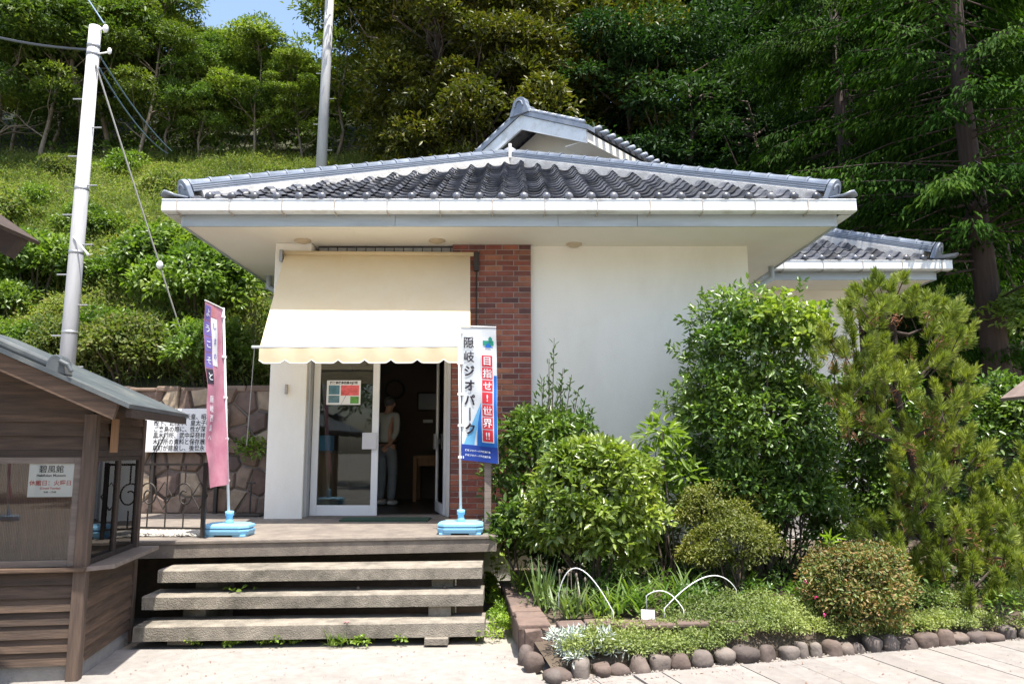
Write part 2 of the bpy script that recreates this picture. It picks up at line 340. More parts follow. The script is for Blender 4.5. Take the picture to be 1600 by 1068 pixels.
# foliage
M['lf_forest'] = leafm('leaf_forest', [(0.035, 0.08, 0.02), (0.065, 0.125, 0.028), (0.095, 0.16, 0.04), (0.05, 0.10, 0.024)], 0.5, 0.32, 0.25)
M['lf_forest2'] = leafm('leaf_forest_yellow', [(0.05, 0.095, 0.018), (0.09, 0.145, 0.028), (0.125, 0.18, 0.035), (0.065, 0.11, 0.022)], 0.5, 0.32, 0.25)
M['lf_olive'] = leafm('leaf_olive', [(0.032, 0.048, 0.010), (0.062, 0.082, 0.014), (0.10, 0.11, 0.02), (0.045, 0.07, 0.014), (0.12, 0.118, 0.022)], 0.42, 0.25, 0.3)
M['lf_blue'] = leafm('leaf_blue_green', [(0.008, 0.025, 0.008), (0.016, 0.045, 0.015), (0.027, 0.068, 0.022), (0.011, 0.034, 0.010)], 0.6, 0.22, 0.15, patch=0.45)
M['lf_cedar'] = leafm('leaf_cedar', [(0.008, 0.028, 0.004), (0.018, 0.052, 0.008), (0.034, 0.08, 0.013)], 0.7, 0.25, 0.05, patch=0.6)
M['lf_pine'] = leafm('needle_pine', [(0.095, 0.15, 0.028), (0.15, 0.215, 0.042), (0.215, 0.275, 0.06)], 0.5, 0.25, patch=2.2)
M['lf_pine_dark'] = leafm('needle_dark_pine', [(0.018, 0.045, 0.022), (0.03, 0.065, 0.03)], 0.6, 0.2, 0.1)
M['lf_brown'] = leafm('needle_dead', [(0.16, 0.065, 0.03), (0.22, 0.10, 0.045)], 0.7, 0.15, tcol=(1, 1, 1))
M['lf_bush'] = leafm('leaf_bush', [(0.055, 0.115, 0.022), (0.09, 0.165, 0.034), (0.125, 0.205, 0.048), (0.07, 0.135, 0.026)], 0.4, 0.35)
M['lf_bush2'] = leafm('leaf_scrub', [(0.065, 0.11, 0.034), (0.10, 0.155, 0.052), (0.135, 0.185, 0.072), (0.15, 0.16, 0.075)], 0.6, 0.35, 0.2, patch=0.55)
M['lf_gloss'] = leafm('leaf_glossy', [(0.085, 0.155, 0.028), (0.14, 0.225, 0.045), (0.205, 0.285, 0.075), (0.11, 0.185, 0.034)], 0.28, 0.3, 0.6)
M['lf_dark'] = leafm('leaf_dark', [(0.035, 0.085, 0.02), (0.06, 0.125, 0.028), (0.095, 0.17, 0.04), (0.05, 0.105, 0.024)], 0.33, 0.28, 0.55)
M['lf_lime'] = leafm('leaf_lime', [(0.12, 0.21, 0.03), (0.17, 0.27, 0.05), (0.09, 0.17, 0.03)], 0.4, 0.4)
M['lf_azalea'] = leafm('leaf_azalea', [(0.085, 0.115, 0.022), (0.13, 0.16, 0.035), (0.17, 0.19, 0.055), (0.10, 0.13, 0.03)], 0.5, 0.3)
M['lf_azred'] = leafm('leaf_azalea_red', [(0.06, 0.105, 0.022), (0.10, 0.145, 0.03), (0.24, 0.13, 0.05), (0.11, 0.15, 0.035), (0.08, 0.125, 0.025), (0.27, 0.18, 0.07), (0.07, 0.115, 0.022)], 0.5, 0.25, tcol=(1.4, 1.3, 0.6), patch=3.0)
M['lf_cover'] = leafm('leaf_groundcover', [(0.11, 0.17, 0.055), (0.16, 0.23, 0.08), (0.22, 0.29, 0.12), (0.13, 0.19, 0.065)], 0.5, 0.3)
M['lf_silver'] = leafm('leaf_silver', [(0.42, 0.47, 0.42), (0.52, 0.56, 0.50), (0.36, 0.42, 0.36)], 0.8, 0.15, tcol=(1, 1, 1))
M['lf_blade'] = leafm('leaf_blade', [(0.06, 0.13, 0.03), (0.10, 0.18, 0.04), (0.14, 0.22, 0.05)], 0.4, 0.35)
M['lf_iris'] = leafm('leaf_iris', [(0.11, 0.18, 0.08), (0.15, 0.22, 0.09), (0.08, 0.15, 0.06)], 0.4, 0.3)
M['petal'] = leafm('petal_magenta', [(0.45, 0.03, 0.12), (0.55, 0.05, 0.16)], 0.6, 0.3, tcol=(1, 1, 1))
# ------------------------------------------------------------------ foliage generators
def unit(a): return a / np.maximum(np.linalg.norm(a, axis=1, keepdims=True), 1e-9)
def rdir(rng, n): return unit(rng.normal(size=(n, 3)))
def leaf_arrays(P, D, N, L, W, fold=0.22, droop=0.12, six=False):
    D = unit(D); S = unit(np.cross(D, N)); N = np.cross(S, D)
    L = L[:, None]; W = W[:, None]; n = len(P)
    if not six:
        V = np.stack([P, P + D * L * .45 + S * W * .5 + N * W * fold, P + D * L - N * L * droop, P + D * L * .45 - S * W * .5 + N * W * fold], 1)
        T = np.array([[0, 1, 2], [0, 2, 3]])
        k = 4
    else:
        V = np.stack([P, P + D * L * .28 + S * W * .44 + N * W * fold, P + D * L * .68 + S * W * .40 + N * (W * fold * .8 - L * droop * .4), P + D * L - N * L * droop,
                      P + D * L * .68 - S * W * .40 + N * (W * fold * .8 - L * droop * .4), P + D * L * .28 - S * W * .44 + N * W * fold], 1)
        T = np.array([[0, 1, 2], [0, 2, 3], [0, 3, 4], [0, 4, 5]]); k = 6
    tri = (T[None] + (np.arange(n) * k)[:, None, None]).reshape(-1, 3)
    return V.reshape(-1, 3), tri
def join_arrays(parts):
    V = []; T = []; b = 0
    for v, t in parts: V.append(v); T.append(t + b); b += len(v)
    return np.concatenate(V), np.concatenate(T)
def clump_leaves(rng, C, R, n, L, W, up=0.35, shell=0.62, low=-0.35, out=0.8, six=False, fold=0.22, jit=0.55):
    """leaves on clumps: C (k,3) centres, R (k,3) radii, n leaves for each"""
    k = len(C); idx = np.repeat(np.arange(k), n); m = len(idx)
    u = rdir(rng, m); bad = u[:, 2] < low; u[bad, 2] *= -1
    r = shell + (1 - shell) * rng.random(m) ** 0.6
    r *= 1 + 0.12 * rng.normal(size=m)
    P = C[idx] + u * R[idx] * r[:, None]
    D = u * out + rng.normal(size=(m, 3)) * jit + np.array([0, 0, -0.15])
    N = u * 0.5 + np.array([0, 0, up * 2]) + rng.normal(size=(m, 3)) * 0.45
    s = 0.7 + 0.6 * rng.random(m)
    return leaf_arrays(P, D, N, L * s, W * s, six=six, fold=fold)
def blades(rng, P, L, W, lean, bend, seg=4):
    """strap leaves rising from points P, (n,3); lean outward angle, bend tip droop"""
    n = len(P); az = rng.random(n) * 2 * math.pi
    H = np.stack([np.cos(az), np.sin(az), np.zeros(n)], 1); S = np.stack([-np.sin(az), np.cos(az), np.zeros(n)], 1)
    Ls = L * (0.6 + 0.6 * rng.random(n)); ln = lean * (0.3 + rng.random(n)); bd = bend * (0.5 + rng.random(n))
    V = []; pos = P.copy(); ang = math.pi / 2 - ln
    for i in range(seg + 1):
        t = i / seg; w = W * (1 - t ** 2.2) * (0.55 + 0.9 * min(t * 3, 0.5))
        V += [pos + S * (w if i < seg else 0.0005), pos - S * (w if i < seg else 0.0005)]
        step = (Ls / seg)[:, None]
        pos = pos + (H * np.cos(ang)[:, None] + np.array([0, 0, 1]) * np.sin(ang)[:, None]) * step
        ang = ang - bd / seg * (0.6 + t)
    V = np.stack(V, 1); k = 2 * (seg + 1); T = []
    for i in range(seg): T += [[2 * i, 2 * i + 1, 2 * i + 3], [2 * i, 2 * i + 3, 2 * i + 2]]
    T = np.array(T); tri = (T[None] + (np.arange(n) * k)[:, None, None]).reshape(-1, 3)
    return V.reshape(-1, 3), tri
def leaf_obj(name, arrs, mat, parent):
    V, T = arrs
    Mi = winv(parent)
    if parent is not None:
        A = np.array(Mi); V = V @ A[:3, :3].T + A[:3, 3]
    return link_mesh(name, np_mesh(name, V, T), mat, parent)
def wobble_path(rng, a, b, n, amp):
    a = np.array(a, float); b = np.array(b, float); t = np.linspace(0, 1, n)[:, None]
    p = a + (b - a) * t; w = rng.normal(size=(n, 3)) * amp; w[0] = 0; w[-1] = 0
    return [Vector(q) for q in p + w]

def make_tree(name, seed, H, tr, z0, rx, ncl, nlf, L, W, lmat, bmat, cl_r=0.30, flat=0.55, lean=(0, 0), profile='dome', limbs=True, bare=0):
    rng = np.random.default_rng(seed); root = thing(name, None, 'tree')
    mb = MB(); top = np.array([lean[0], lean[1], H * 0.9])
    tp = wobble_path(rng, (0, 0, -1.2), top, 9, 0.11 * rx / 2)
    mb.tube(tp, [tr * (1.15 - 0.95 * i / 8) for i in range(9)], 8)
    def trunk_at(z):
        for i in range(8):
            if tp[i].z <= z <= tp[i + 1].z: return tp[i].lerp(tp[i + 1], (z - tp[i].z) / (tp[i + 1].z - tp[i].z + 1e-9))
        return tp[-1]
    C = []; R = []
    for k in range(ncl):
        t = rng.random() ** 0.8; z = z0 + (H - z0) * t
        if profile == 'dome': pr = math.sqrt(max(0.03, 1 - (t * 1.0) ** 2.4)) * (0.72 + 0.28 * min(1, t * 4))
        elif profile == 'cone': pr = max(0.1, 1 - t * 0.92)
        else: pr = 0.55 + 0.45 * math.sin(t * math.pi)
        a = rng.random() * 2 * math.pi; rr = rx * pr * (0.35 + 0.65 * rng.random() ** 0.5)
        ax = trunk_at(z)
        C.append((ax.x + rr * math.cos(a), ax.y + rr * math.sin(a), z)); r = rx * cl_r * (0.65 + 0.7 * rng.random())
        R.append((r, r, r * flat))
        if limbs and (k % 2 == 0):
            s = trunk_at(max(z - rr * 0.75, z0 * 0.6)); e = Vector(C[-1]) - Vector((0, 0, r * flat * 0.4))
            mb.tube(wobble_path(rng, s, e, 5, 0.06 * rr), [tr * 0.34, tr * 0.27, tr * 0.2, tr * 0.13, tr * 0.06], 5, False)
    for k in range(bare):
        z = z0 * (0.45 + 0.5 * rng.random()); s = trunk_at(z); a = rng.random() * 6.28; l_ = 0.8 + 1.2 * rng.random()
        mb.tube(wobble_path(rng, s, s + Vector((math.cos(a) * l_, math.sin(a) * l_, 0.1 - 0.3 * rng.random())), 5, 0.05), [tr * .2, tr * .16, tr * .12, tr * .08, tr * .04], 5, False)
    mb.build('trunk', bmat, root, True, local=True)
    C = np.array(C); R = np.array(R)
    leaf_obj('crown', clump_leaves(rng, C, R, nlf, L, W), lmat, root)
    return root
def make_shrub(name, label, cat, base, C, R, n, L, W, lmat, seed, stems=4, sr=0.02, bark='bark', six=True, group=None, jit=0.55, up=0.35, shell=0.62, low=-0.35, fold=0.22, extra=None):
    """C: clump centres (world), R radii; stems run from base to clumps"""
    rng = np.random.default_rng(seed); root = thing(name, label, cat, base, 0, group)
    mb = MB(); C = np.array(C, float); R = np.array(R, float)
    order = rng.permutation(len(C))[:stems]
    for q in order:
        b = Vector(base) + Vector((rng.normal() * 0.05, rng.normal() * 0.05, -0.05))
        mb.tube(wobble_path(rng, b, C[q], 6, 0.02), [sr, sr * .9, sr * .75, sr * .6, sr * .45, sr * .3], 6, False)
    mb.build('stem', M[bark], root, True)
    arrs = [clump_leaves(rng, C, R, n, L, W, six=six, jit=jit, up=up, shell=shell, low=low, fold=fold)]
    if extra is not None: arrs.append(extra)
    leaf_obj('foliage', join_arrays(arrs), lmat, root)
    return root
def dome_clumps(rng, c, rx, ry, rz, k, r, low=-0.25, sq=0.0):
    """clump centres near the skin of an ellipsoid, plus their radii"""
    u = rdir(rng, k); u[u[:, 2] < low, 2] *= -1
    q = 0.62 + 0.30 * rng.random(k)
    hz = np.maximum(np.sqrt(1 - np.minimum(u[:, 2] ** 2, .96)), .2); s_ = np.where(u[:, 2] < 0, hz ** -sq, hz ** (-sq * .35))
    C = np.array(c) + u * np.stack([rx * s_, ry * s_, np.full(k, rz)], 1) * q[:, None]
    s = r * (0.7 + 0.6 * rng.random(k))
    return C, np.stack([s, s, s * 0.8], 1)

# ------------------------------------------------------------------ text
def text_mesh(s, size=1.0, bold=0.0, align='CENTER', spacing=1.0):
    cu = bpy.data.curves.new('lettering', 'FONT'); cu.body = s; cu.size = size; cu.align_x = align; cu.align_y = 'CENTER'
    cu.offset = bold; cu.resolution_u = 2; cu.space_line = spacing; cu.fill_mode = 'FRONT'
    o = bpy.data.objects.new('lettering', cu); COL.objects.link(o)
    dg = bpy.context.evaluated_depsgraph_get(); me = bpy.data.meshes.new_from_object(o.evaluated_get(dg))
    bpy.data.objects.remove(o); bpy.data.curves.remove(cu)
    return me
def text_on(s, size, fn, mat, parent, uv, bold=0.0, align='CENTER', name='lettering', spacing=1.0, sx=1.0, center=False):
    """lay a text mesh on a surface: fn(u, v) -> world point, uv the anchor in metres on that surface"""
    me = text_mesh(s, size, bold, align, spacing); Mi = winv(parent)
    ox = oy = 0
    if center and len(me.vertices):
        xs = [v.co.x for v in me.vertices]; ys = [v.co.y for v in me.vertices]; ox = (min(xs) + max(xs)) / 2; oy = (min(ys) + max(ys)) / 2
    for v in me.vertices: v.co = Mi @ Vector(fn(uv[0] + (v.co.x - ox) * sx, uv[1] + v.co.y - oy))
    me.update()
    me.materials.clear()
    return link_mesh(name, me, mat, parent)

# ================================================================== THE SETTING
def hill_h(X, Y):
    left = 2.35 + 0.665 * (min(Y, 22) - 10.8) + 0.62 * max(0, min(Y, 37) - 22) + 0.2 * max(0, min(Y, 60) - 37)
    right = max(0.0, 0.95 * (min(Y, 34) - 18.8)) + 0.4 * max(0, Y - 34) - 0.15
    e = -3.95 - 0.36 * min(max(0, Y - 11.4), 6.0) + (max(0, Y - 17.6) * 1.3 if Y > 17.6 else 0)
    t = sstep(X, e, e + 0.7 + max(0, Y - 17.6) * 0.5)
    h = left * (1 - t) + right * t
    return h + 0.12 * math.sin(X * 1.3 + Y * .7) * math.sin(Y * .9 - X * .4) * sstep(Y, 11.5, 14)
g = MB(); g.add([(-300, -300, -0.02), (300, -300, -0.02), (300, 300, -0.02), (-300, 300, -0.02)], [(0, 1, 2, 3)])
tag(g.build('ground', M['asphalt']), kind='structure')
xs = np.concatenate([np.linspace(-60, -12, 40), np.linspace(-11.5, 12, 95), np.linspace(12.5, 60, 40)])
ys = np.concatenate([np.linspace(10.72, 24, 48), np.linspace(24.5, 70, 60)])
hv = [(x, y, hill_h(x, y)) for y in ys for x in xs]; nx = len(xs)
hf = [(j * nx + i, j * nx + i + 1, (j + 1) * nx + i + 1, (j + 1) * nx + i) for j in range(len(ys) - 1) for i in range(nx - 1)]
hb = MB(); hb.add(hv, hf)
hill = tag(hb.build('hillside', M['hill'], smooth=True), kind='structure')

# concrete path in front of the steps
p = MB(); p.add([(-9, -12, 0.0), (9, -12, 0.0), (9, 5.2, 0.0), (4.9, 7.24, 0.0), (0.2, 5.84, 0.0), (0.13, 6.4, 0.0), (-0.02, 6.72, 0.0), (-9, 6.72, 0.0)], [(0, 1, 2, 3, 4, 5, 6, 7)])
tag(p.build('path', M['path']), kind='structure')
# paved strip along the bed: slabs laid square to the stone edging
E0 = Vector((0.24, 5.86, 0)); E1 = Vector((4.6, 7.14, 0)); ed = (E1 - E0).normalized(); en = Vector((ed.y, -ed.x, 0))
pv = MB(); pv.prism([E0 + ed * 0.35 + en * 0.10, E0 + ed * 8.5 + en * 0.10, E0 + ed * 8.5 + en * 3.4, E0 + ed * 0.35 + en * 3.4], (0, 0, 0.006))
pave = tag(pv.build('pavement', M['path']), kind='structure')
rng = random.Random(5)
slab = MB(); slab.box(-0.1095, 0.1095, -0.9, 0.9, 0, 0.016); slab_me = slab.mesh('paving_slab'); slab_me.materials.append(M['paver'])
for i in range(30):
    for j in range(1):
        c = E0 + ed * (0.75 + 0.222 * i) + en * (1.03 + 1.804 * j)
        if c.x < 7.5:
            Mx = basis(ed, -en, (0, 0, 1), (c.x, c.y, 0.006 + rng.uniform(-.002, .003))) @ Matrix.Rotation(rng.gauss(0, .004), 4, 'Z')
            piece('paving_slab', slab_me, Mx, pave)

# ================================================================== MAIN BUILDING
ZD = 0.81                     # deck level
WY = 9.85                     # face of the front wall
XL, XR = -3.05, 3.10
ZS = 4.31                     # soffit level
bld = thing('museum_building', 'cream single-storey museum with grey tiled hip roof and brick pier', 'building', (0, WY, ZD))
w = MB()
w.box(-0.5, XR, WY, WY + 0.16, 0, ZS)                      # stucco wall right of the door (brick pier stands proud of it)
w.box(XR - 0.16, XR, WY + 0.16, 17.5, 0, ZS)               # side walls
w.box(XL, XL + 0.16, WY + 0.1, 17.5, 0, ZS)
w.box(XL + 0.16, XR - 0.16, 17.3, 17.5, 0, ZS)
w.box(-2.56, -0.5, WY + 0.06, WY + 0.16, 3.02, 4.16)        # wall over the door, behind the awning
w.build('wall', M['stucco'], bld)
w = MB(); w.box(XL - 0.02, -2.60, WY - 0.15, WY + 0.22, 0, ZS); w.build('pillar', M['stucco'], bld, bevel=0.012)
w = MB(); w.box(-2.60, -2.565, WY - 0.10, WY + 0.2, ZD, 3.02); w.box(-0.83, -0.78, WY - 0.06, WY + 0.12, ZD, 3.02); w.box(-2.565, -0.83, WY, WY + 0.12, 2.95, 3.02)
w.build('door_frame', M['alu_grey'], bld, bevel=0.004)
# wall vent strip over the awning
vs = MB(); vs.box(-2.55, -0.56, WY - 0.004, WY + 0.05, 4.17, 4.30)
vent = vs.build('vent_strip', M['black_iron'], bld)
vb = MB(); vb.box(-0.055, 0.055, -0.012, 0.02, -0.045, 0.045); vbm = vb.mesh('vent_block'); vbm.materials.append(mk('vent_block', (0.32, 0.33, 0.33), (0.2, 0.2, 0.2), 9, 0.4))
for i in range(16): piece('vent_block', vbm, Matrix.Translation((-2.48 + i * 0.124, WY - 0.006, 4.235)), vent)
# room behind the door
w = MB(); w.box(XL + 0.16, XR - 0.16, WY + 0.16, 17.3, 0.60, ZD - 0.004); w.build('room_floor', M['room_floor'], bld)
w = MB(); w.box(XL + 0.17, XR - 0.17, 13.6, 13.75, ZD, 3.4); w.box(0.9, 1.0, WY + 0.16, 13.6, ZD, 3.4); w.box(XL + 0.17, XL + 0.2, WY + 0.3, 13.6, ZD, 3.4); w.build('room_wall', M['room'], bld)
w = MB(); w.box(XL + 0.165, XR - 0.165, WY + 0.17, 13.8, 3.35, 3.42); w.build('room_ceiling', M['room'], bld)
# brick pier: each brick a piece on a recessed joint bed
bx0, bx1 = -0.775, 0.245
jb = MB(); jb.box(bx0 + 0.004, bx1 - 0.004, WY - 0.075, WY + 0.02, 0.45, ZS - 0.002)
pier = jb.build('brick_pier', M['brick_joint'], bld)
br = MB(); bw, bh, bd = 0.208, 0.060, 0.1
def chamf_box(mb, hx, hy, hz, c):
    vs = [(-hx, hy, -hz), (hx, hy, -hz), (hx, hy, hz), (-hx, hy, hz), (-hx, -hy + c, -hz), (hx, -hy + c, -hz), (hx, -hy + c, hz), (-hx, -hy + c, hz),
          (-hx + c, -hy, -hz + c), (hx - c, -hy, -hz + c), (hx - c, -hy, hz - c), (-hx + c, -hy, hz - c)]
    mb.add(vs, [(4, 0, 1, 5), (5, 1, 2, 6), (6, 2, 3, 7), (7, 3, 0, 4), (8, 4, 5, 9), (9, 5, 6, 10), (10, 6, 7, 11), (11, 7, 4, 8), (8, 9, 10, 11)])
def brick_mesh(wd):
    b = MB(); chamf_box(b, wd / 2, 0.05, 0.030, 0.004); me = b.mesh('brick'); me.materials.append(M['brick']); return me
bm_full, bm_half = brick_mesh(0.206), brick_mesh(0.098)
rng = random.Random(11); z = ZS - 0.037; row = 0
while z > 0.50:
    x = bx0; wfull, whalf = 0.206, 0.098; seq = []
    if row % 2 == 0: seq = [wfull] * 4 + [0.152]
    else: seq = [whalf] + [wfull] * 4 
    # fit the row exactly
    tot = sum(seq) + 0.01 * (len(seq) - 1); k = (bx1 - bx0) / tot
    for s in seq:
        me = bm_full if s > 0.12 else bm_half; sc_ = s * k / (0.206 if me is bm_full else 0.098)
        Mx = Matrix.Translation((x + s * k / 2, WY - 0.032 + rng.uniform(-.004, .003), z)) @ Matrix.Rotation(rng.gauss(0, 0.006), 4, 'Y') @ Matrix.Diagonal((sc_ * 0.995, 1, 1, 1))
        piece('brick', me, Mx, pier); x += (s + 0.01) * k
    z -= 0.0705; row += 1
# dark rail and cord box on the pier
w = MB(); w.tube([(-0.46, WY - 0.10, 4.1), (-0.46, WY - 0.10, 3.2)], 0.008, 6); w.box(-0.49, -0.43, WY - 0.13, WY - 0.08, 3.95, 4.2); w.build('cord_guide', M['black_iron'], bld)
w = MB(); w.box(-2.86, -2.83, WY - 0.2, WY - 0.15, 2.35, 2.47); w.build('wall_hook', M['strap'], bld, bevel=0.004)

# eaves: soffit, fascia, gutter --------------------------------------------------
EY = 8.93                     # fascia face
FX0, FX1 = -3.93, 3.86
w = MB(); w.box(FX0, FX1, EY, 19.0, ZS, ZS + 0.02); w.build('soffit', M['soffit'], bld)
w = MB(); w.box(-2.8, -1.95, EY + 0.12, EY + 0.42, ZS - 0.006, ZS - 0.001); w.build('soffit_vent', mk('perforated', (0.79, 0.76, 0.68), (0.70, 0.66, 0.57), 160, 0.8), bld)
for i, (a, b) in enumerate(((FX0, -1.4), (-1.397, 0.55), (0.553, 1.5), (1.503, FX1))):
    w = MB(); w.box(a, b, EY - 0.03, EY, ZS - 0.014, ZS + 0.185); w.build('fascia', M['fascia'], bld, bevel=0.003)
w = MB(); w.box(FX0 - 0.03, FX0, EY - 0.03, 19, ZS - 0.014, ZS + 0.185); w.build('fascia', M['fascia'], bld)
w = MB(); w.box(FX1, FX1 + 0.03, EY - 0.03, 19, ZS - 0.014, ZS + 0.185); w.build('fascia', M['fascia'], bld)
GX0, GX1 = -4.13, 4.06; GY = EY - 0.19
def gutter(parent, x0, x1, y, z0, ends=(True, True), depth=0.14, back=8.0):
    prof = [(0, 0.125), (-0.006, 0.0), (0.02, -0.015), (depth - 0.02, -0.015), (depth, 0.10)]
    m_ = MB(); pts = [(x0, y + a, z0 + b) for a, b in prof] + [(x0, y + a + (0.008 if i < 2 else 0), z0 + b + 0.008) for i, (a, b) in list(enumerate(prof))[::-1]]
    m_.prism(pts, (x1 - x0, 0, 0)); m_.tube([(x0, y, z0 + 0.127), (x1, y, z0 + 0.127)], 0.009, 6)
    m_.build('gutter', M['gutter'], parent)
    for k in range(int((x1 - x0) / 0.62) + 1):
        x = x0 + 0.18 + k * 0.62
        if x < x1 - 0.02:
            s_ = MB(); s_.box(x - 0.007, x + 0.007, y - 0.011, y + 0.004, z0 - 0.012, z0 + 0.13); s_.bar((x, y + .0, z0 - 0.020), (x, y + 0.17, z0 - 0.026), 0.014, 0.012)
            s_.build('gutter_bracket', M['strap'], parent)
gutter(bld, GX0, GX1, GY, ZS + 0.135)
for sx in (-1, 1):
    x = GX0 if sx < 0 else GX1
    m_ = MB(); m_.box(min(x, x - sx * 0.008), max(x, x - sx * 0.008), GY, 19, ZS + 0.125, ZS + 0.26); m_.box(min(x, x - sx * 0.14), max(x, x - sx * 0.14), GY + 0.15, 19, ZS + 0.117, ZS + 0.124); m_.build('gutter', M['gutter'], bld)
# downpipes seen past the corners
for x, y in ((-3.75, 11.6), (3.8, 11.0)):
    m_ = MB(); m_.tube([(x, y, ZS + 0.12), (x, y, ZS - 0.18), (x * 0.93, y, ZS - 0.32), (x * 0.84, y, ZS - 0.36), (x * 0.835, y, ZS - 0.9)], 0.045, 10); m_.build('downpipe', M['fascia'], bld, True)
# recessed lights in the soffit
for px, py in ((473, 374), (683, 374), (897, 388)):
    c = at(px, py, WY - 0.28 if px < 800 else WY - 0.1); 
    m_ = MB(); m_.lathe([(0.105, 0.0), (0.105, -0.012), (0.075, -0.02), (0.06, -0.035), (0.02, -0.04)], (c.x, c.y, ZS), 18); m_.build('downlight', mk('downlight', (0.55, 0.45, 0.32), (0.45, 0.36, 0.25), 9, 0.4), bld, True)

# hip roof -------------------------------------------------------------------------
TY, TZ = GY + 0.06, ZS + 0.27           # eave line of the tile bed
AX = (GX0 + GX1) / 2; HW = (GX1 - GX0) / 2 + 0.02; SL = 0.5
APY = TY + HW; APZ = TZ + HW * SL
rb = MB()
e = [(AX - HW, TY, TZ), (AX + HW, TY, TZ), (AX + HW, 19.2, TZ), (AX - HW, 19.2, TZ), (AX, APY, APZ), (AX, 19.2 - 1.0, APZ), ]
rb.add(e + [(x, y, z - 0.10) for x, y, z in e[:4]], [(0, 1, 4), (1, 2, 5, 4), (2, 3, 5), (3, 0, 4, 5), (6, 7, 1, 0), (7, 8, 2, 1), (8, 9, 3, 2), (9, 6, 0, 3), (9, 8, 7, 6)])
roof = rb.build('hip_roof', M['tile'], bld)
TW = 0.266; TL = 0.235
def tile_prof(u):   # u in [-.5,.5] across the tile
    return 0.052 * math.exp(-((u - 0.33) / 0.13) ** 2) + 0.052 * math.exp(-((u + 0.67) / 0.13) ** 2) - 0.024 * math.cos((u + 0.17) * math.pi / 0.9)
def tile_mesh(lip=0.026):
    us = [-0.5 + i / 12 * 1.04 for i in range(13)]; top = [(u * TW, tile_prof(u)) for u in us]
    b = MB(); n = len(us)
    vs = [(x, 0.0, z + 0.052) for x, z in top] + [(x, 0.30, z + 0.018) for x, z in top]
    b.add(vs, [(i, i + 1, n + i + 1, n + i) for i in range(n - 1)])
    vs = [(x, 0.0, z + 0.052) for x, z in top] + [(x, 0.004, z + 0.052 - lip) for x, z in top]
    b.add(vs, [(n + i, n + i + 1, i + 1, i) for i in range(n - 1)])
    me = b.mesh('tile'); me.materials.append(M['tile']); me.polygons.foreach_set('use_smooth', [True] * len(me.polygons)); return me
TILE = tile_mesh(); EAVE = tile_mesh(0.06)
cb_ = MB(); cb_.ball((0, 0, 0), 0.052, 0.035, 0.052, 12, 8); CAP = cb_.mesh('eave_cap'); CAP.materials.append(M['tile']); CAP.polygons.foreach_set('use_smooth', [True] * len(CAP.polygons))
def lay_tiles(parent, x_from, x_to, eave_y, eave_z, hw_fn, rows, rng, slope=SL):
    """rows of tiles on a plane rising in +Y; hw_fn(run) -> (xmin, xmax) allowed at that horizontal run"""
    cs = 1 / math.sqrt(1 + slope * slope); up = Vector((0, cs, slope * cs)); nrm = Vector((0, -slope * cs, cs))
    ncol = int((x_to - x_from) / TW); cnt = 0
    for j in range(rows):
        run = j * TL * cs
        for i in range(ncol):
            x = x_from + (i + 0.5) * TW; lo, hi = hw_fn(run + TL * cs)
            if x - TW / 2 < lo or x + TW / 2 > hi: continue
            base = Vector((x, eave_y, eave_z)) + up * (j * TL - 0.02)
            Mx = basis((1, 0, 0), up, nrm, base) @ Matrix.Rotation(rng.gauss(0, 0.014), 4, 'Z') @ Matrix.Rotation(rng.gauss(0, 0.012), 4, 'Y') @ Matrix.Translation((rng.uniform(-.004, .004), rng.uniform(-.008, .008), rng.uniform(-.003, .005)))
            piece('tile', EAVE if j == 0 else TILE, Mx, parent); cnt += 1
            if j == 0: piece('eave_cap', CAP, basis((1, 0, 0), (0, 1, 0), (0, 0, 1), base + nrm * 0.052 + Vector((0.33 * TW, -0.004, 0.0))), parent)
    return cnt
n_t = lay_tiles(roof, AX - HW + 0.08, AX + HW, TY, TZ, lambda r: (AX - HW + r + 0.10, AX + HW - r - 0.10), 20, random.Random(3))
print('tiles', n_t)
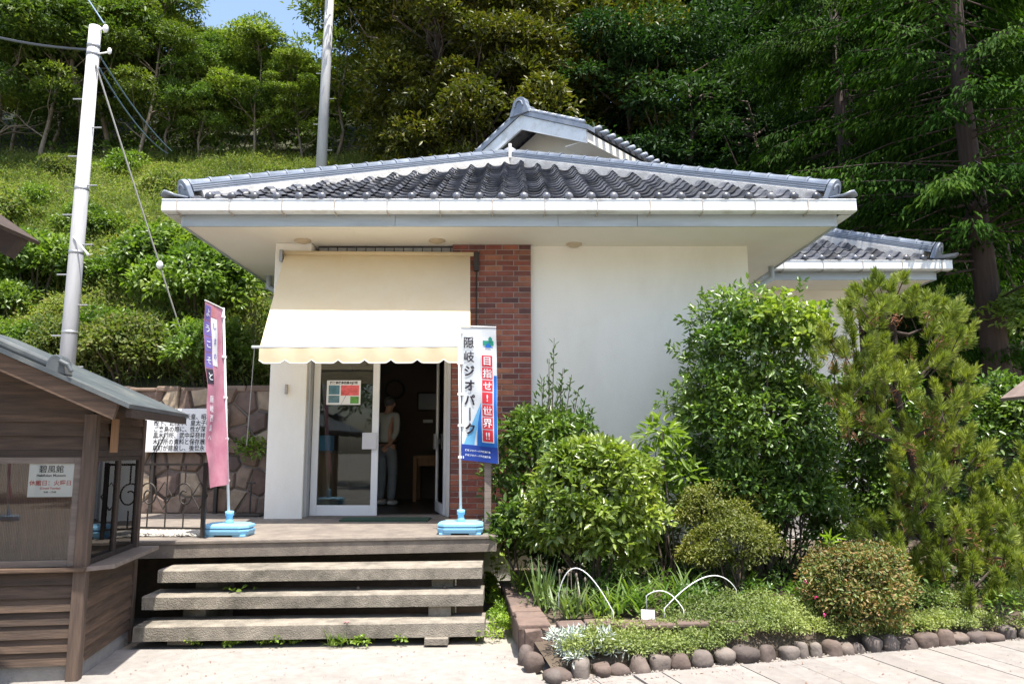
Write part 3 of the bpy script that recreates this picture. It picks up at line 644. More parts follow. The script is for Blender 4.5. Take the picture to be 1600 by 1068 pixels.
def ridge_run(parent, A, B, size=1.0, step=0.27, mortar=True, end=True, drop=0.0):
    """stacked ridge: mortar bed, four thin courses and a row of half-round cap tiles from eave end A up to B"""
    A = Vector(A); B = Vector(B); d = (B - A); L = d.length; d.normalize()
    sd = d.cross(Vector((0, 0, 1))).normalized(); up = sd.cross(d)
    def slab_(w_, z0, z1, a=0.0, mat='ridge', nm='ridge_course'):
        m_ = MB(); m_.obox(A + d * ((L + a) / 2) + up * ((z0 + z1) / 2), d, sd, up, (L - a) / 2, w_ / 2, (z1 - z0) / 2); m_.build(nm, M[mat], parent, bevel=0.004)
    if mortar: slab_(0.30 * size, -0.12, 0.085 * size, 0.10, 'mortar', 'ridge_mortar')
    z = 0.085 * size
    for i in range(4):
        slab_((0.27 - 0.008 * i) * size, z, z + 0.022 * size); z += 0.022 * size + 0.006
        if i < 3: slab_((0.22) * size, z - 0.007, z + 0.002)
    r = 0.088 * size; seg = 10; cm = MB(); vs = []; stations = [(0.0, 1.16), (0.035, 1.16), (0.0351, 1.0), (step, 0.98)]
    for s_, k in stations:
        for q in range(seg + 1):
            a = math.pi * q / seg; vs.append((s_, math.cos(a) * r * k, math.sin(a) * r * k * 0.85))
    n_ = seg + 1
    cm.add(vs, [(i * n_ + q, i * n_ + q + 1, (i + 1) * n_ + q + 1, (i + 1) * n_ + q) for i in range(3) for q in range(seg)])
    cm.add([vs[q] for q in range(n_)], [tuple(range(n_))])
    me = cm.mesh('ridge_cap'); me.materials.append(M['ridge']); me.polygons.foreach_set('use_smooth', [True] * len(me.polygons))
    rr = random.Random(int(L * 100))
    for k in range(int(L / step)):
        piece('ridge_cap', me, basis(d, sd, up, A + d * (k * step) + up * (z - 0.004 + rr.uniform(-.003, .003))), parent)
    if end:   # rounded ornament tile closing the low end
        o = A - d * 0.02; h = z + 0.055 * size; pts = []
        for q in range(13):
            a = math.pi * q / 12; pts.append(o + sd * (math.cos(a) * 0.15 * size) + up * (h - 0.13 * size + math.sin(a) * 0.16 * size))
        pts = [o + sd * 0.17 * size - up * 0.02] + pts + [o - sd * 0.17 * size - up * 0.02]
        m_ = MB(); m_.prism(pts, -d * 0.07 * size); m_.tube([o - d * 0.075 * size + sd * (math.cos(math.pi * q / 8) * 0.085 * size) + up * (h - 0.13 * size + math.sin(math.pi * q / 8) * 0.09 * size) for q in range(9)], 0.018 * size, 6)
        m_.build('ridge_end', M['ridge'], parent, bevel=0.008)
    return z
zc = ridge_run(bld, (AX - HW + 0.24, TY + 0.24, TZ + 0.09), (AX, APY, APZ), 0.9)
ridge_run(bld, (AX + HW - 0.24, TY + 0.24, TZ + 0.09), (AX, APY, APZ), 0.9)
m_ = MB(); m_.box(AX - 0.03, AX + 0.03, APY - 0.22, APY - 0.1, APZ + 0.0, APZ + 0.27); m_.build('ridge_joint', M['mortar'], bld, bevel=0.01)
m_ = MB(); m_.tube([(AX, APY, APZ + 0.15), (AX, 17, APZ + 0.15)], 0.14, 12); m_.build('ridge_course', M['ridge'], bld, True)
for sx in (-1, 1):       # upturned corner tiles
    c = Vector((AX + sx * (HW - 0.02), TY + 0.02, TZ + 0.05)); dd = Vector((sx, -1, 0)).normalized(); ss = Vector((1, sx, 0)).normalized()
    m_ = MB(); vs = []
    for i, (q, h, wd) in enumerate(((-0.34, 0.02, 0.12), (-0.2, 0.0, 0.12), (-0.06, 0.0, 0.11), (0.03, 0.03, 0.08))):
        for k in (-1, 0, 1): vs.append(c + dd * q + ss * (k * wd) + Vector((0, 0, h + (0.03 if k == 0 else 0))))
    fs = [(i * 3 + k, i * 3 + k + 1, (i + 1) * 3 + k + 1, (i + 1) * 3 + k) for i in range(3) for k in range(2)]
    m_.add(vs, fs); o = m_.build('corner_tile', M['ridge'], bld, True); sm = o.modifiers.new('thick', 'SOLIDIFY'); sm.thickness = 0.03

# side wing ------------------------------------------------------------------------
wing = thing('museum_wing', 'low tiled wing set back behind the dense shrub and pine', 'building', (5, 12.8, 0))
WEY = 11.75; WX1 = at(1488, 412, WEY).x
w = MB(); w.box(XR + 0.01, WX1 - 1.05, WEY + 1.05, 18.5, 0, ZS + 0.02); w.build('wall', M['stucco'], wing)
w = MB(); w.box(XR + 0.02, WX1 - 0.2, WEY + 0.2, 18.7, ZS + 0.022, ZS + 0.04); w.build('soffit', M['soffit'], wing)
w = MB(); w.box(XR + 0.78, WX1 - 0.2, WEY + 0.17, WEY + 0.198, ZS + 0.01, ZS + 0.20); w.box(WX1 - 0.198, WX1 - 0.17, WEY + 0.17, 18.7, ZS + 0.01, ZS + 0.20); w.build('fascia', M['fascia'], wing)
gutter(wing, XR + 0.98, WX1, WEY, ZS + 0.15)
wty, wtz = WEY + 0.06, ZS + 0.285; whw = 3.5
rb = MB(); e = [(XR + 0.02, wty, wtz), (WX1, wty, wtz), (WX1, wty + 2 * whw, wtz), (XR + 0.02, wty + 2 * whw, wtz), (WX1 - whw, wty + whw, wtz + whw * SL), (XR + 0.02, wty + whw, wtz + whw * SL)]
rb.add(e, [(0, 1, 4, 5), (1, 2, 4), (2, 3, 5, 4), (3, 0, 5), (3, 2, 1, 0)]); wroof = rb.build('hip_roof', M['tile'], wing)
lay_tiles(wroof, XR + 0.75, WX1, wty, wtz, lambda r: (XR + 0.6, WX1 - r - 0.10), 14, random.Random(8))
ridge_run(wing, (WX1 - 0.18, wty + 0.18, wtz + 0.09), (WX1 - whw, wty + whw, wtz + whw * SL), 0.95)
c = Vector((WX1, wty, wtz + 0.03)); m_ = MB(); m_.prism([c + Vector((-0.25, 0.05, 0)), c + Vector((0.05, -0.05, 0.04)), c + Vector((0.10, -0.08, 0.09)), c + Vector((-0.2, 0.0, 0.06))], (0.08, 0.12, 0)); m_.build('corner_tile', M['ridge'], wing)

# turned gabled hall behind ------------------------------------------------------------
TH = math.radians(40); gx = Vector((math.cos(TH), -math.sin(TH), 0)); gr = Vector((math.sin(TH), math.cos(TH), 0))
PK = at(815, 180, 16.2); GP = 0.47
hall = thing('gabled_hall', 'taller gabled hall with pale bargeboard rising behind the hip roof', 'building', (PK.x + 1.5, PK.y + 1.5, 0))
Lr = 0.1
def proj_x(P):
    v = P - Vector((0, 0, EYE)); return 800 + F * v.x / (v.y * math.cos(PITCH) + v.z * math.sin(PITCH))
while proj_x(PK + gx * Lr - Vector((0, 0, GP * Lr))) < 918: Lr += 0.02
DEP = 6.5
def G(s, d, dz=0.0): return PK + gx * s + gr * d + Vector((0, 0, dz - GP * abs(s)))
# roof slabs
rb = MB()
for sg in (-1, 1):
    q = [G(0, 0), G(sg * Lr, 0), G(sg * Lr, DEP), G(0, DEP)]; rb.add(q + [x + Vector((0, 0, 0.10)) for x in q], [(0, 1, 2, 3), (7, 6, 5, 4), (0, 4, 5, 1), (1, 5, 6, 2), (2, 6, 7, 3)])
rb.build('gable_roof', M['tile'], hall)
for sg in (-1, 1):
    m_ = MB(); m_.prism([G(0, -0.03, -0.01), G(sg * (Lr - 0.02), -0.03, -0.01), G(sg * (Lr - 0.02), -0.03, -0.30), G(0, -0.03, -0.34)], gr * 0.05); m_.build('bargeboard', M['gutter'], hall)
inset = 0.75
m_ = MB(); m_.prism([G(0, inset, -0.05), G(Lr - 0.6, inset, -0.05), G(Lr - 0.6, inset, -5), G(-(Lr - 0.6), inset, -5), G(-(Lr - 0.6), inset, -0.05)], gr * (DEP - 1.2)); m_.build('wall', M['stucco'], hall)
m_ = MB(); zf = -0.06
m_.prism([G(Lr, 0.0, zf), G(Lr, 0, zf - 0.2), G(Lr, DEP, zf - 0.2), G(Lr, DEP, zf)], -gx * 0.04); m_.build('fascia', M['soffit'], hall)
m_ = MB(); m_.prism([G(Lr - 0.04, 0.05, zf - 0.16), G(Lr - 0.62, 0.05, zf - 0.16 - 0.58 * GP), G(Lr - 0.62, DEP, zf - 0.16 - 0.58 * GP), G(Lr - 0.04, DEP, zf - 0.16)], (0, 0, 0.02)); m_.build('soffit', M['soffit'], hall)
wc = G(Lr - 0.58, inset + 0.5, -1.0)
wz = G(Lr - 0.6, 0, 0).z
m_ = MB(); a0 = PK + gx * (Lr - 0.598) + gr * (inset + 0.15); a0.z = wz - 0.75
m_.prism([a0, a0 + gr * 1.5, a0 + gr * 1.5 + Vector((0, 0, 0.52)), a0 + Vector((0, 0, 0.52))], gx * 0.03); win = m_.build('window', M['alu_grey'], hall)
m_ = MB(); b0 = a0 + gr * 0.06 + Vector((0, 0, 0.05)) + gx * 0.031; m_.prism([b0, b0 + gr * 0.66, b0 + gr * 0.66 + Vector((0, 0, 0.42)), b0 + Vector((0, 0, 0.42))], gx * 0.004); m_.build('pane', plain('dark_pane', (0.03, 0.035, 0.04), 0.08), win)
m_ = MB(); b0 = b0 + gr * 0.72; m_.prism([b0, b0 + gr * 0.66, b0 + gr * 0.66 + Vector((0, 0, 0.42)), b0 + Vector((0, 0, 0.42))], gx * 0.004); m_.build('pane', M['wire'], win)
# verge tiles along both rakes
vm = MB(); vm.tube([(0, -0.12, 0), (0, 0.12, 0)], 0.062, 10); vm.ball((0, -0.12, 0), 0.066, 0.04, 0.066, 10, 6); VT = vm.mesh('verge_tile'); VT.materials.append(M['ridge']); VT.polygons.foreach_set('use_smooth', [True] * len(VT.polygons))
for sg in (-1, 1):
    k = 0.12
    sl = (gx * sg + Vector((0, 0, -GP))).normalized()
    while k < Lr:
        piece('verge_tile', VT, basis(sl.cross(gr), -sl, gr, G(sg * k, 0.02, 0.14)) , hall)
        k += 0.235
    m_ = MB(); m_.prism([G(0, -0.06, 0.10), G(sg * (Lr + 0.05), -0.06, 0.10), G(sg * (Lr + 0.05), -0.06, 0.0), G(0, -0.06, 0.0)], gr * 0.25); m_.build('verge_course', M['ridge'], hall)
k = 0.3
while k < DEP: # eave tile ends on the right eave
    piece('verge_tile', VT, basis(gr, gx, (0, 0, 1), G(Lr, k, 0.10)), hall); k += 0.27
# onigawara: arched ridge-end ornament, and the ridge behind it
O = G(0, -0.10, 0.14); pts = []
for q in range(15):
    a = math.pi * q / 14; pts.append(O + gx * (math.cos(a) * 0.19) + Vector((0, 0, 0.06 + math.sin(a) * 0.19)))
pts = [O + gx * 0.28 + Vector((0, 0, -0.16)), O + gx * 0.25 + Vector((0, 0, -0.05))] + pts + [O - gx * 0.25 + Vector((0, 0, -0.05)), O - gx * 0.28 + Vector((0, 0, -0.16))]
m_ = MB(); m_.prism(pts, gr * 0.14); m_.tube([O - gr * 0.01 + gx * (math.cos(math.pi * q / 10) * 0.11) + Vector((0, 0, 0.02 + math.sin(math.pi * q / 10) * 0.14)) for q in range(11)], 0.022, 6)
m_.build('ridge_end', M['ridge'], hall, bevel=0.012)
ridge_run(hall, G(0, 0.05, 0.06), G(0, DEP, 0.06), 0.9, end=False, mortar=False)

# ------------------------------------------------------------------ doors
def door_leaf(name, hinge, ang, width, label=None):
    o = bpy.data.objects.new(name, None); COL.objects.link(o); o.parent = bld
    Mx = Matrix.Translation(hinge) @ Matrix.Rotation(ang, 4, 'Z'); o.matrix_local = winv(bld) @ Mx; WORLD[o.name] = Mx
    H = 2.11; fw = 0.085
    m_ = MB()
    for a in ((0, fw, 0, H), (width - fw, width, 0, H), (fw, width - fw, 0, 0.13), (fw, width - fw, H - 0.09, H)): m_.box(a[0], a[1], -0.02, 0.02, a[2], a[3])
    m_.build('frame', M['alu'], o, bevel=0.004, local=True)
    m_ = MB(); m_.box(fw, width - fw, -0.004, 0.004, 0.13, H - 0.09); m_.build('pane', M['glass'], o, local=True)
    m_ = MB()
    for sy in (-1, 1):
        m_.box(width - 0.20, width - 0.015, min(sy * 0.045, sy * 0.055), max(sy * 0.045, sy * 0.055), 0.83, 1.04)
        m_.box(width - 0.11, width - 0.09, min(sy * 0.02, sy * 0.046), max(sy * 0.02, sy * 0.046), 0.9, 0.97)
    m_.build('handle', mk('handle_plate', (0.55, 0.54, 0.55), (0.5, 0.49, 0.5), 4, 0.35, metal=0.4), o, local=True, bevel=0.003)
    return o
d1 = door_leaf('glass_door', (-2.56, WY + 0.07, ZD + 0.02), 0.0, 0.85)
d2 = door_leaf('glass_door', (-0.85, WY + 0.07, ZD + 0.02), math.radians(180 - 77), 0.85)
m_ = MB(); m_.box(-2.60, -0.78, WY - 0.12, WY + 0.3, ZD, ZD + 0.018); m_.build('threshold', M['deck'], bld)

# awning ---------------------------------------------------------------------------
AT0, AT1 = Vector((-2.94, WY - 0.16, 4.16)), Vector((-0.545, WY - 0.10, 4.16))
AB0 = at(406, 542, 8.62); AB1 = at(735, 541, 8.62)
aw = thing('awning', 'cream canvas awning with scalloped valance over the glass doors', 'awning', (AT0 + AT1) / 2)
nu, nv = 48, 24; vs = []; 
for j in range(nv + 1):
    t = j / nv
    for i in range(nu + 1):
        s_ = i / nu; a = AT0.lerp(AT1, s_); b = AB0.lerp(AB1, s_); q = a.lerp(b, t)
        sag = -0.045 * math.sin(math.pi * t) * (1 - 0.25 * math.cos(s_ * 9)) + (0.007 * math.sin(s_ * 21 + t * 3) + 0.006 * math.sin(s_ * 37 - t * 5) * (1 - t) + 0.005 * math.sin(s_ * 9 + t * 16)) * math.sin(math.pi * min(1, t + .06))
        vs.append(q + Vector((0, 0.5, 0.85)) * sag)
fs = [(j * (nu + 1) + i, j * (nu + 1) + i + 1, (j + 1) * (nu + 1) + i + 1, (j + 1) * (nu + 1) + i) for j in range(nv) for i in range(nu)]
m_ = MB(); m_.add(vs, fs); cano = m_.build('canopy', M['awning'], aw, True)
for si in (15, 32):
    m_ = MB(); sv = []
    for j in range(nv + 1):
        q = vs[j * (nu + 1) + si] + Vector((0, -.0035, .002)); sv += [q - Vector((.007, 0, 0)), q + Vector((.007, 0, 0))]
    m_.add(sv, [(2 * j, 2 * j + 1, 2 * j + 3, 2 * j + 2) for j in range(nv)]); m_.build('seam', M['awning'], cano, True)
m_ = MB(); tr = MB(); ns = 8; vs = []; fs = []; edge = []
per = 12; tot = ns * per
for i in range(tot + 1):
    s_ = i / tot; q = AB0.lerp(AB1, s_); ph = (s_ * ns) % 1.0
    hgt = 0.150 + 0.038 * min(1.0, abs(math.sin(math.pi * ph)) * 1.9)
    wv = 0.008 * math.sin(s_ * 40)
    vs += [q + Vector((0, -0.012, 0.0)), q + Vector((0, -0.02 + wv, -hgt * .5)), q + Vector((0, -0.015 + wv, -hgt))]; edge.append(q + Vector((0, -0.018 + wv, -hgt)))
    if i: 
        b_ = (i - 1) * 3; fs += [(b_, b_ + 3, b_ + 4, b_ + 1), (b_ + 1, b_ + 4, b_ + 5, b_ + 2)]
m_.add(vs, fs); val = m_.build('valance', M['awning'], aw, True)
tr.tube(edge, 0.006, 5); tr.build('piping', M['trim'], val, True)
m_ = MB(); m_.tube([AB0 - Vector((0.09, 0, 0)), AB1 + Vector((0.03, 0, 0))], 0.017, 8); m_.build('front_bar', M['plastic_white'], aw, True)
for q, wl_ in ((AB0 + Vector((0.04, 0, 0)), Vector((-2.92, WY - 0.15, 2.95))), (AB1 - Vector((0.04, 0, 0)), Vector((-0.6, WY - 0.08, 2.95)))):
    m_ = MB(); m_.tube([q, wl_], 0.012, 6); m_.build('arm', M['galv'], aw, True)
m_ = MB(); m_.box(-2.99, -2.95, WY - 0.24, WY - 0.15, 4.05, 4.2); m_.build('mounting', M['galv'], aw, bevel=0.006)
m_ = MB(); m_.tube([(-2.97, WY - 0.18, 4.17), (-0.5, WY - 0.11, 4.17)], 0.028, 10); m_.build('roller', M['awning'], aw, True)
m_ = MB(); m_.tube([AB0 - Vector((0.06, 0, 0)), AB0 + Vector((-0.20, 0.3, -1.1))], 0.005, 5); m_.build('cord', M['steel_wire'], aw)
# ================================================================== TERRACE AND STEPS
tr0 = ground_at(205, 846, ZD); tr1 = ground_at(778, 836, ZD)
FYL, FYR = tr0.y, tr1.y; DXR = tr1.x
m_ = MB(); xl = -7.5; fyl = FYL + (FYL - FYR) / (tr1.x - tr0.x) * (tr0.x - xl)
fl = lambda x: FYR + (FYL - FYR) * (tr1.x - x) / (tr1.x - tr0.x)
top = [(xl, fl(xl), 0), (DXR, FYR, 0), (DXR, WY - 0.02, 0), (-0.79, WY - 0.02, 0), (-0.79, WY + 0.1, 0), (-2.59, WY + 0.1, 0), (XL, WY + 0.1, 0), (XL, 10.66, 0), (xl, 10.66, 0)]
m_.prism([(x, y, ZD - 0.035) for x, y, z in top], (0, 0, 0.035))
ter = tag(m_.build('terrace', M['deck'], bevel=0.008), kind='structure')
m_ = MB(); m_.prism([(xl, fl(xl) + 0.012, ZD - 0.155), (DXR - 0.012, FYR + 0.012, ZD - 0.155), (DXR - 0.012, 9.7, ZD - 0.155), (xl, 10.6, ZD - 0.155)], (0, 0, 0.118)); m_.build('slab', M['deck'], ter)
m_ = MB(); m_.box(xl, DXR - 0.15, FYL + 0.75, FYL + 0.9, -0.05, ZD - 0.156); m_.build('footing', M['soil'], ter)
# steps: three floating concrete slabs on recessed supports
st = thing('concrete_steps', 'three floating concrete slab steps up to the entrance terrace', 'steps', (-1.8, 6.9, 0))
STEP_Z = []
for (xa, ya, xb, yb, zz, tk) in ((208, 978, 757, 970, 0.175, 0.125), (222, 931, 755, 925, 0.385, 0.115), (247, 890, 753, 884, 0.59, 0.11)):
    a = ground_at(xa, ya, zz); b = ground_at(xb, yb, zz); dp = 0.36
    m_ = MB(); vs = []; rng = random.Random(int(xa)); n = 24
    for i in range(n + 1):
        q = a.lerp(b, i / n); e_ = rng.uniform(-.006, .006); f_ = rng.uniform(-.005, .005)
        vs += [(q.x, q.y + e_, zz - tk), (q.x, q.y + f_, zz - 0.012), (q.x, q.y + 0.014 + f_, zz + rng.uniform(-.003, .002)), (q.x, q.y + dp, zz + 0.002), (q.x, q.y + dp, zz - tk)]
    fs = [(i * 5 + k, (i + 1) * 5 + k, (i + 1) * 5 + (k + 1) % 5, i * 5 + (k + 1) % 5) for i in range(n) for k in range(5)] + [(4, 3, 2, 1, 0), tuple(n * 5 + k for k in range(5))]
    m_.add(vs, fs); m_.build('step', M['concrete'], st); STEP_Z.append((a, b, zz))
for x in (-2.85, -0.65):
    m_ = MB(); a, b, zz = STEP_Z[0]; y0 = a.y + 0.1
    m_.prism([(x - .1, y0, 0), (x - .1, y0 + 1.0, 0), (x - .1, y0 + 1.0, 0.475), (x - .1, y0 + 0.55, 0.475), (x - .1, y0 + 0.55, 0.27), (x - .1, y0 + 0.3, 0.268), (x - .1, y0 + 0.3, 0.05), (x - .1, y0, 0.05)], (0.2, 0, 0)); m_.build('support', M['concrete'], st)
# gravel strip behind the railing
rg = np.random.default_rng(4); P = []; n = 2600
gm = MB()
for i in range(n):
    x = rg.uniform(-4.6, -2.75); y = rg.uniform(7.72, 8.25); r = rg.uniform(.008, .02)
    q = Vector((x, y, ZD + r * 0.5)); gm.add([q + Vector((r, 0, 0)), q + Vector((0, r, 0)), q + Vector((-r, 0, 0)), q + Vector((0, -r, 0)), q + Vector((0, 0, r * .7)), q - Vector((0, 0, r * .7))], [(0, 1, 4), (1, 2, 4), (2, 3, 4), (3, 0, 4), (1, 0, 5), (2, 1, 5), (3, 2, 5), (0, 3, 5)])
tag(gm.build('gravel', mk('gravel_mix', (0.48, 0.45, 0.39), (0.28, 0.26, 0.23), 60, 0.9)), 'pale gravel strip behind the iron railing', 'gravel', kind='stuff')
m_ = MB(); m_.box(-2.05, -1.0, WY - 0.55, WY - 0.14, ZD + 0.0005, ZD + 0.02)
tag(m_.build('doormat', M['mat_green']), 'dark green doormat in front of the open door', 'mat')
# weathered post at the deck corner
pa = ground_at(762, 832, ZD)
m_ = MB(); rt = thing('deck_post', 'weathered grey post at the terrace corner behind the blue banner', 'post', pa)
m_.box(pa.x - 0.035, pa.x + 0.035, pa.y - 0.03, pa.y + 0.04, ZD, ZD + 0.98); m_.build('post', M['grey_wood'], rt, bevel=0.006)
m_ = MB(); m_.bar((pa.x - 0.02, pa.y + 0.04, ZD + 0.86), (pa.x - 0.02, WY - 0.08, ZD + 0.86), 0.04, 0.06); m_.bar((pa.x - 0.02, pa.y + 0.04, ZD + 0.45), (pa.x - 0.02, WY - 0.08, ZD + 0.45), 0.04, 0.05); m_.build('rail', M['dark_wood'], rt)

# ================================================================== RUBBLE STONE WALL
def clip_poly(poly, a, b, c):
    out = []
    for i in range(len(poly)):
        p_, q_ = poly[i], poly[(i + 1) % len(poly)]; dp = a * p_[0] + b * p_[1] - c; dq = a * q_[0] + b * q_[1] - c
        if dp <= 0: out.append(p_)
        if (dp < 0 < dq) or (dq < 0 < dp):
            t = dp / (dp - dq); out.append((p_[0] + t * (q_[0] - p_[0]), p_[1] + t * (q_[1] - p_[1])))
    return out
def rubble(parent, name, mat, w_, h_, cell, fn, nrm, seed, gap=0.012, proud=0.05, aspect=1.0):
    """irregular stones (Voronoi cells) on a face: fn(u,v)->world point, nrm outward"""
    rng = random.Random(seed); pts = []; nu_ = max(1, round(w_ / cell)); nv_ = max(1, round(h_ / cell * aspect))
    for j in range(nv_):
        for i in range(nu_): pts.append(((i + 0.5 + (0.25 if j % 2 else -0.25) + rng.uniform(-.38, .38)) * w_ / nu_, (j + 0.5 + rng.uniform(-.34, .34)) * h_ / nv_))
    for i, p_ in enumerate(pts):
        poly = [(0, 0), (w_, 0), (w_, h_), (0, h_)]
        for j, q_ in enumerate(pts):
            if i == j: continue
            dx, dy = q_[0] - p_[0], q_[1] - p_[1]; L = math.hypot(dx, dy)
            if L > cell * 3.2: continue
            poly = clip_poly(poly, dx / L, dy / L, (p_[0] * dx + p_[1] * dy) / L + L / 2 - gap)
            if len(poly) < 3: break
        if len(poly) < 3: continue
        cx = sum(a[0] for a in poly) / len(poly); cy = sum(a[1] for a in poly) / len(poly)
        k = len(poly); N = Vector(nrm); pr = proud * rng.uniform(.5, 1.2); m_ = MB()
        o0 = [Vector(fn(*a)) - N * 0.02 for a in poly]
        o1 = [Vector(fn(*a)) + N * pr * 0.45 for a in poly]
        o2 = [Vector(fn(cx + (a[0] - cx) * .86 + rng.uniform(-.006, .006), cy + (a[1] - cy) * .86 + rng.uniform(-.006, .006))) + N * (pr + rng.uniform(-.012, .012)) for a in poly]
        fs = [(a, (a + 1) % k, k + (a + 1) % k, k + a) for a in range(k)] + [(k + a, k + (a + 1) % k, 2 * k + (a + 1) % k, 2 * k + a) for a in range(k)]
        c_ = Vector(fn(cx, cy)) + N * (pr + rng.uniform(-.005, .02))
        fs += [(2 * k + a, 2 * k + (a + 1) % k, 3 * k) for a in range(k)]
        m_.add(o0 + o1 + o2 + [c_], fs); m_.build(name, mat, parent)
SWY = 10.55
sw = thing('stone_wall', 'brown rubble stone retaining wall below the green hillside', 'wall', (-5, SWY, 0.81))
zt = at(300, 606, SWY).z
m_ = MB(); m_.box(-8.5, XL + 0.02, SWY, SWY + 0.24, ZD - 0.3, zt - 0.02); m_.build('backing', M['stone_joint'], sw)
rubble(sw, 'stone', M['stone'], 3.4 + XL + 3.05, zt - ZD - 0.0, 0.265, lambda u, v: (-6.45 + u, SWY, ZD + v), (0, -1, 0), 21)
rubble(sw, 'stone', M['stone'], 2.0, zt - ZD, 0.36, lambda u, v: (-8.46 + u, SWY, ZD + v), (0, -1, 0), 22)
rng = random.Random(2)
x = -8.5
while x < XL - 0.1:
    L = rng.uniform(.26, .46); L = min(L, XL - x)
    m_ = MB(); m_.box(x + .006, x + L - .006, SWY - 0.05 + rng.uniform(-.02, .015), SWY + 0.30, zt - 0.05, zt + rng.uniform(.0, .045)); m_.build('coping_stone', M['stone'], sw, bevel=0.018); x += L
# white text panel fixed to the wall
SGY = SWY - 0.13
a = at(228, 638, SGY); b = at(352, 706, SGY)
sg = thing('text_panel', 'white panel of black Japanese text on the stone wall', 'sign', ((a.x + b.x) / 2, SGY, b.z))
m_ = MB(); m_.box(a.x, b.x, SGY, SGY + 0.03, b.z, a.z); m_.build('board', M['paper'], sg, bevel=0.004)
for x in (a.x + 0.12, b.x - 0.12): m_ = MB(); m_.box(x - .02, x + .02, SGY + 0.031, SWY + 0.01, ZD, a.z - 0.05); m_.build('bracket', M['black_iron'], sg)
fn = lambda u, v: (a.x + u, SGY - 0.003, b.z + v)
PWd = b.x - a.x; PHt = a.z - b.z
lines = ['後鳥羽や大正天皇、昭和天皇に', '殿下、妃殿下、皇太子殿下', 'ご来島の際に、性が深い', '黒木御所、武中将発祥の', '木御所の資料と保存展示のため', '島町が建設し、後世永く顕彰に']
for i, t in enumerate(lines): text_on(t, 0.082, fn, M['ink'], sg, (0.12, PHt - 0.115 - i * 0.082 * 1.02), 0.0012, 'LEFT', sx=0.86)
# small iron stand on a flat foot
q = ground_at(390, 806, ZD)
ms = thing('iron_stand', 'small black iron stand with flat foot near the stone wall', 'stand', q)
m_ = MB(); m_.box(q.x - .17, q.x + .17, q.y - .13, q.y + .13, ZD, ZD + .035); m_.build('foot', M['black_iron'], ms, bevel=.01)
m_ = MB(); m_.tube([(q.x, q.y, ZD + .03), (q.x, q.y, ZD + .42)], .012, 6); m_.build('rod', M['black_iron'], ms)
m_ = MB(); m_.tube([(q.x - .06, q.y, ZD + .42), (q.x + .06, q.y, ZD + .42)], .012, 6); m_.build('crossbar', M['black_iron'], ms)

# ================================================================== IRON RAILING
ra = ground_at(196, 838, ZD); rbp = ground_at(316, 840, ZD); RH = 0.70
rl = thing('iron_railing', 'black wrought iron railing with scrolls between kiosk and banner', 'railing', rbp)
def rp(t, h): q = ra.lerp(rbp, t); return Vector((q.x, q.y, ZD + h))
T0 = -0.75
m_ = MB(); m_.bar(rp(T0, RH), rp(1, RH), .028, .022); m_.build('top_rail', M['black_iron'], rl)
m_ = MB(); m_.bar(rp(T0, .09), rp(1, .09), .022, .018); m_.build('bottom_rail', M['black_iron'], rl)
m_ = MB(); m_.bar(rp(1, -0.0), rp(1, RH + .02), .034, .034, (0, 1, 0)); m_.build('post', M['black_iron'], rl)
for k in range(8):
    t = T0 + 0.08 + k * 0.235; 
    m_ = MB(); 
    if k % 2: m_.tube([rp(t, .09), rp(t, RH)], .0075, 6)
    else: m_.tube([rp(t, .09), rp(t, .26)], .0075, 6); m_.tube([rp(t, .52), rp(t, RH)], .0075, 6)
    m_.build('baluster', M['black_iron'], rl)
for k in range(4):
    tc = T0 + 0.08 + k * 0.47; m_ = MB()
    pts = []
    for i in range(26):
        a_ = i / 25 * 2 * math.pi * 1.35; r_ = 0.03 + 0.075 * (i / 25); pts.append(rp(tc, .40) + (rbp - ra).normalized() * (math.cos(a_ + 1) * r_) + Vector((0, 0, math.sin(a_ + 1) * r_ * 1.3)))
    m_.tube(pts, .008, 6); m_.build('scroll', M['black_iron'], rl, True)
    pts = [rp(tc + .20, .27), rp(tc + .30, .40), rp(tc + .20, .53), rp(tc + .10, .40), rp(tc + .20, .27)]
    m_ = MB(); m_.tube(pts, .007, 6); m_.build('diamond', M['black_iron'], rl)

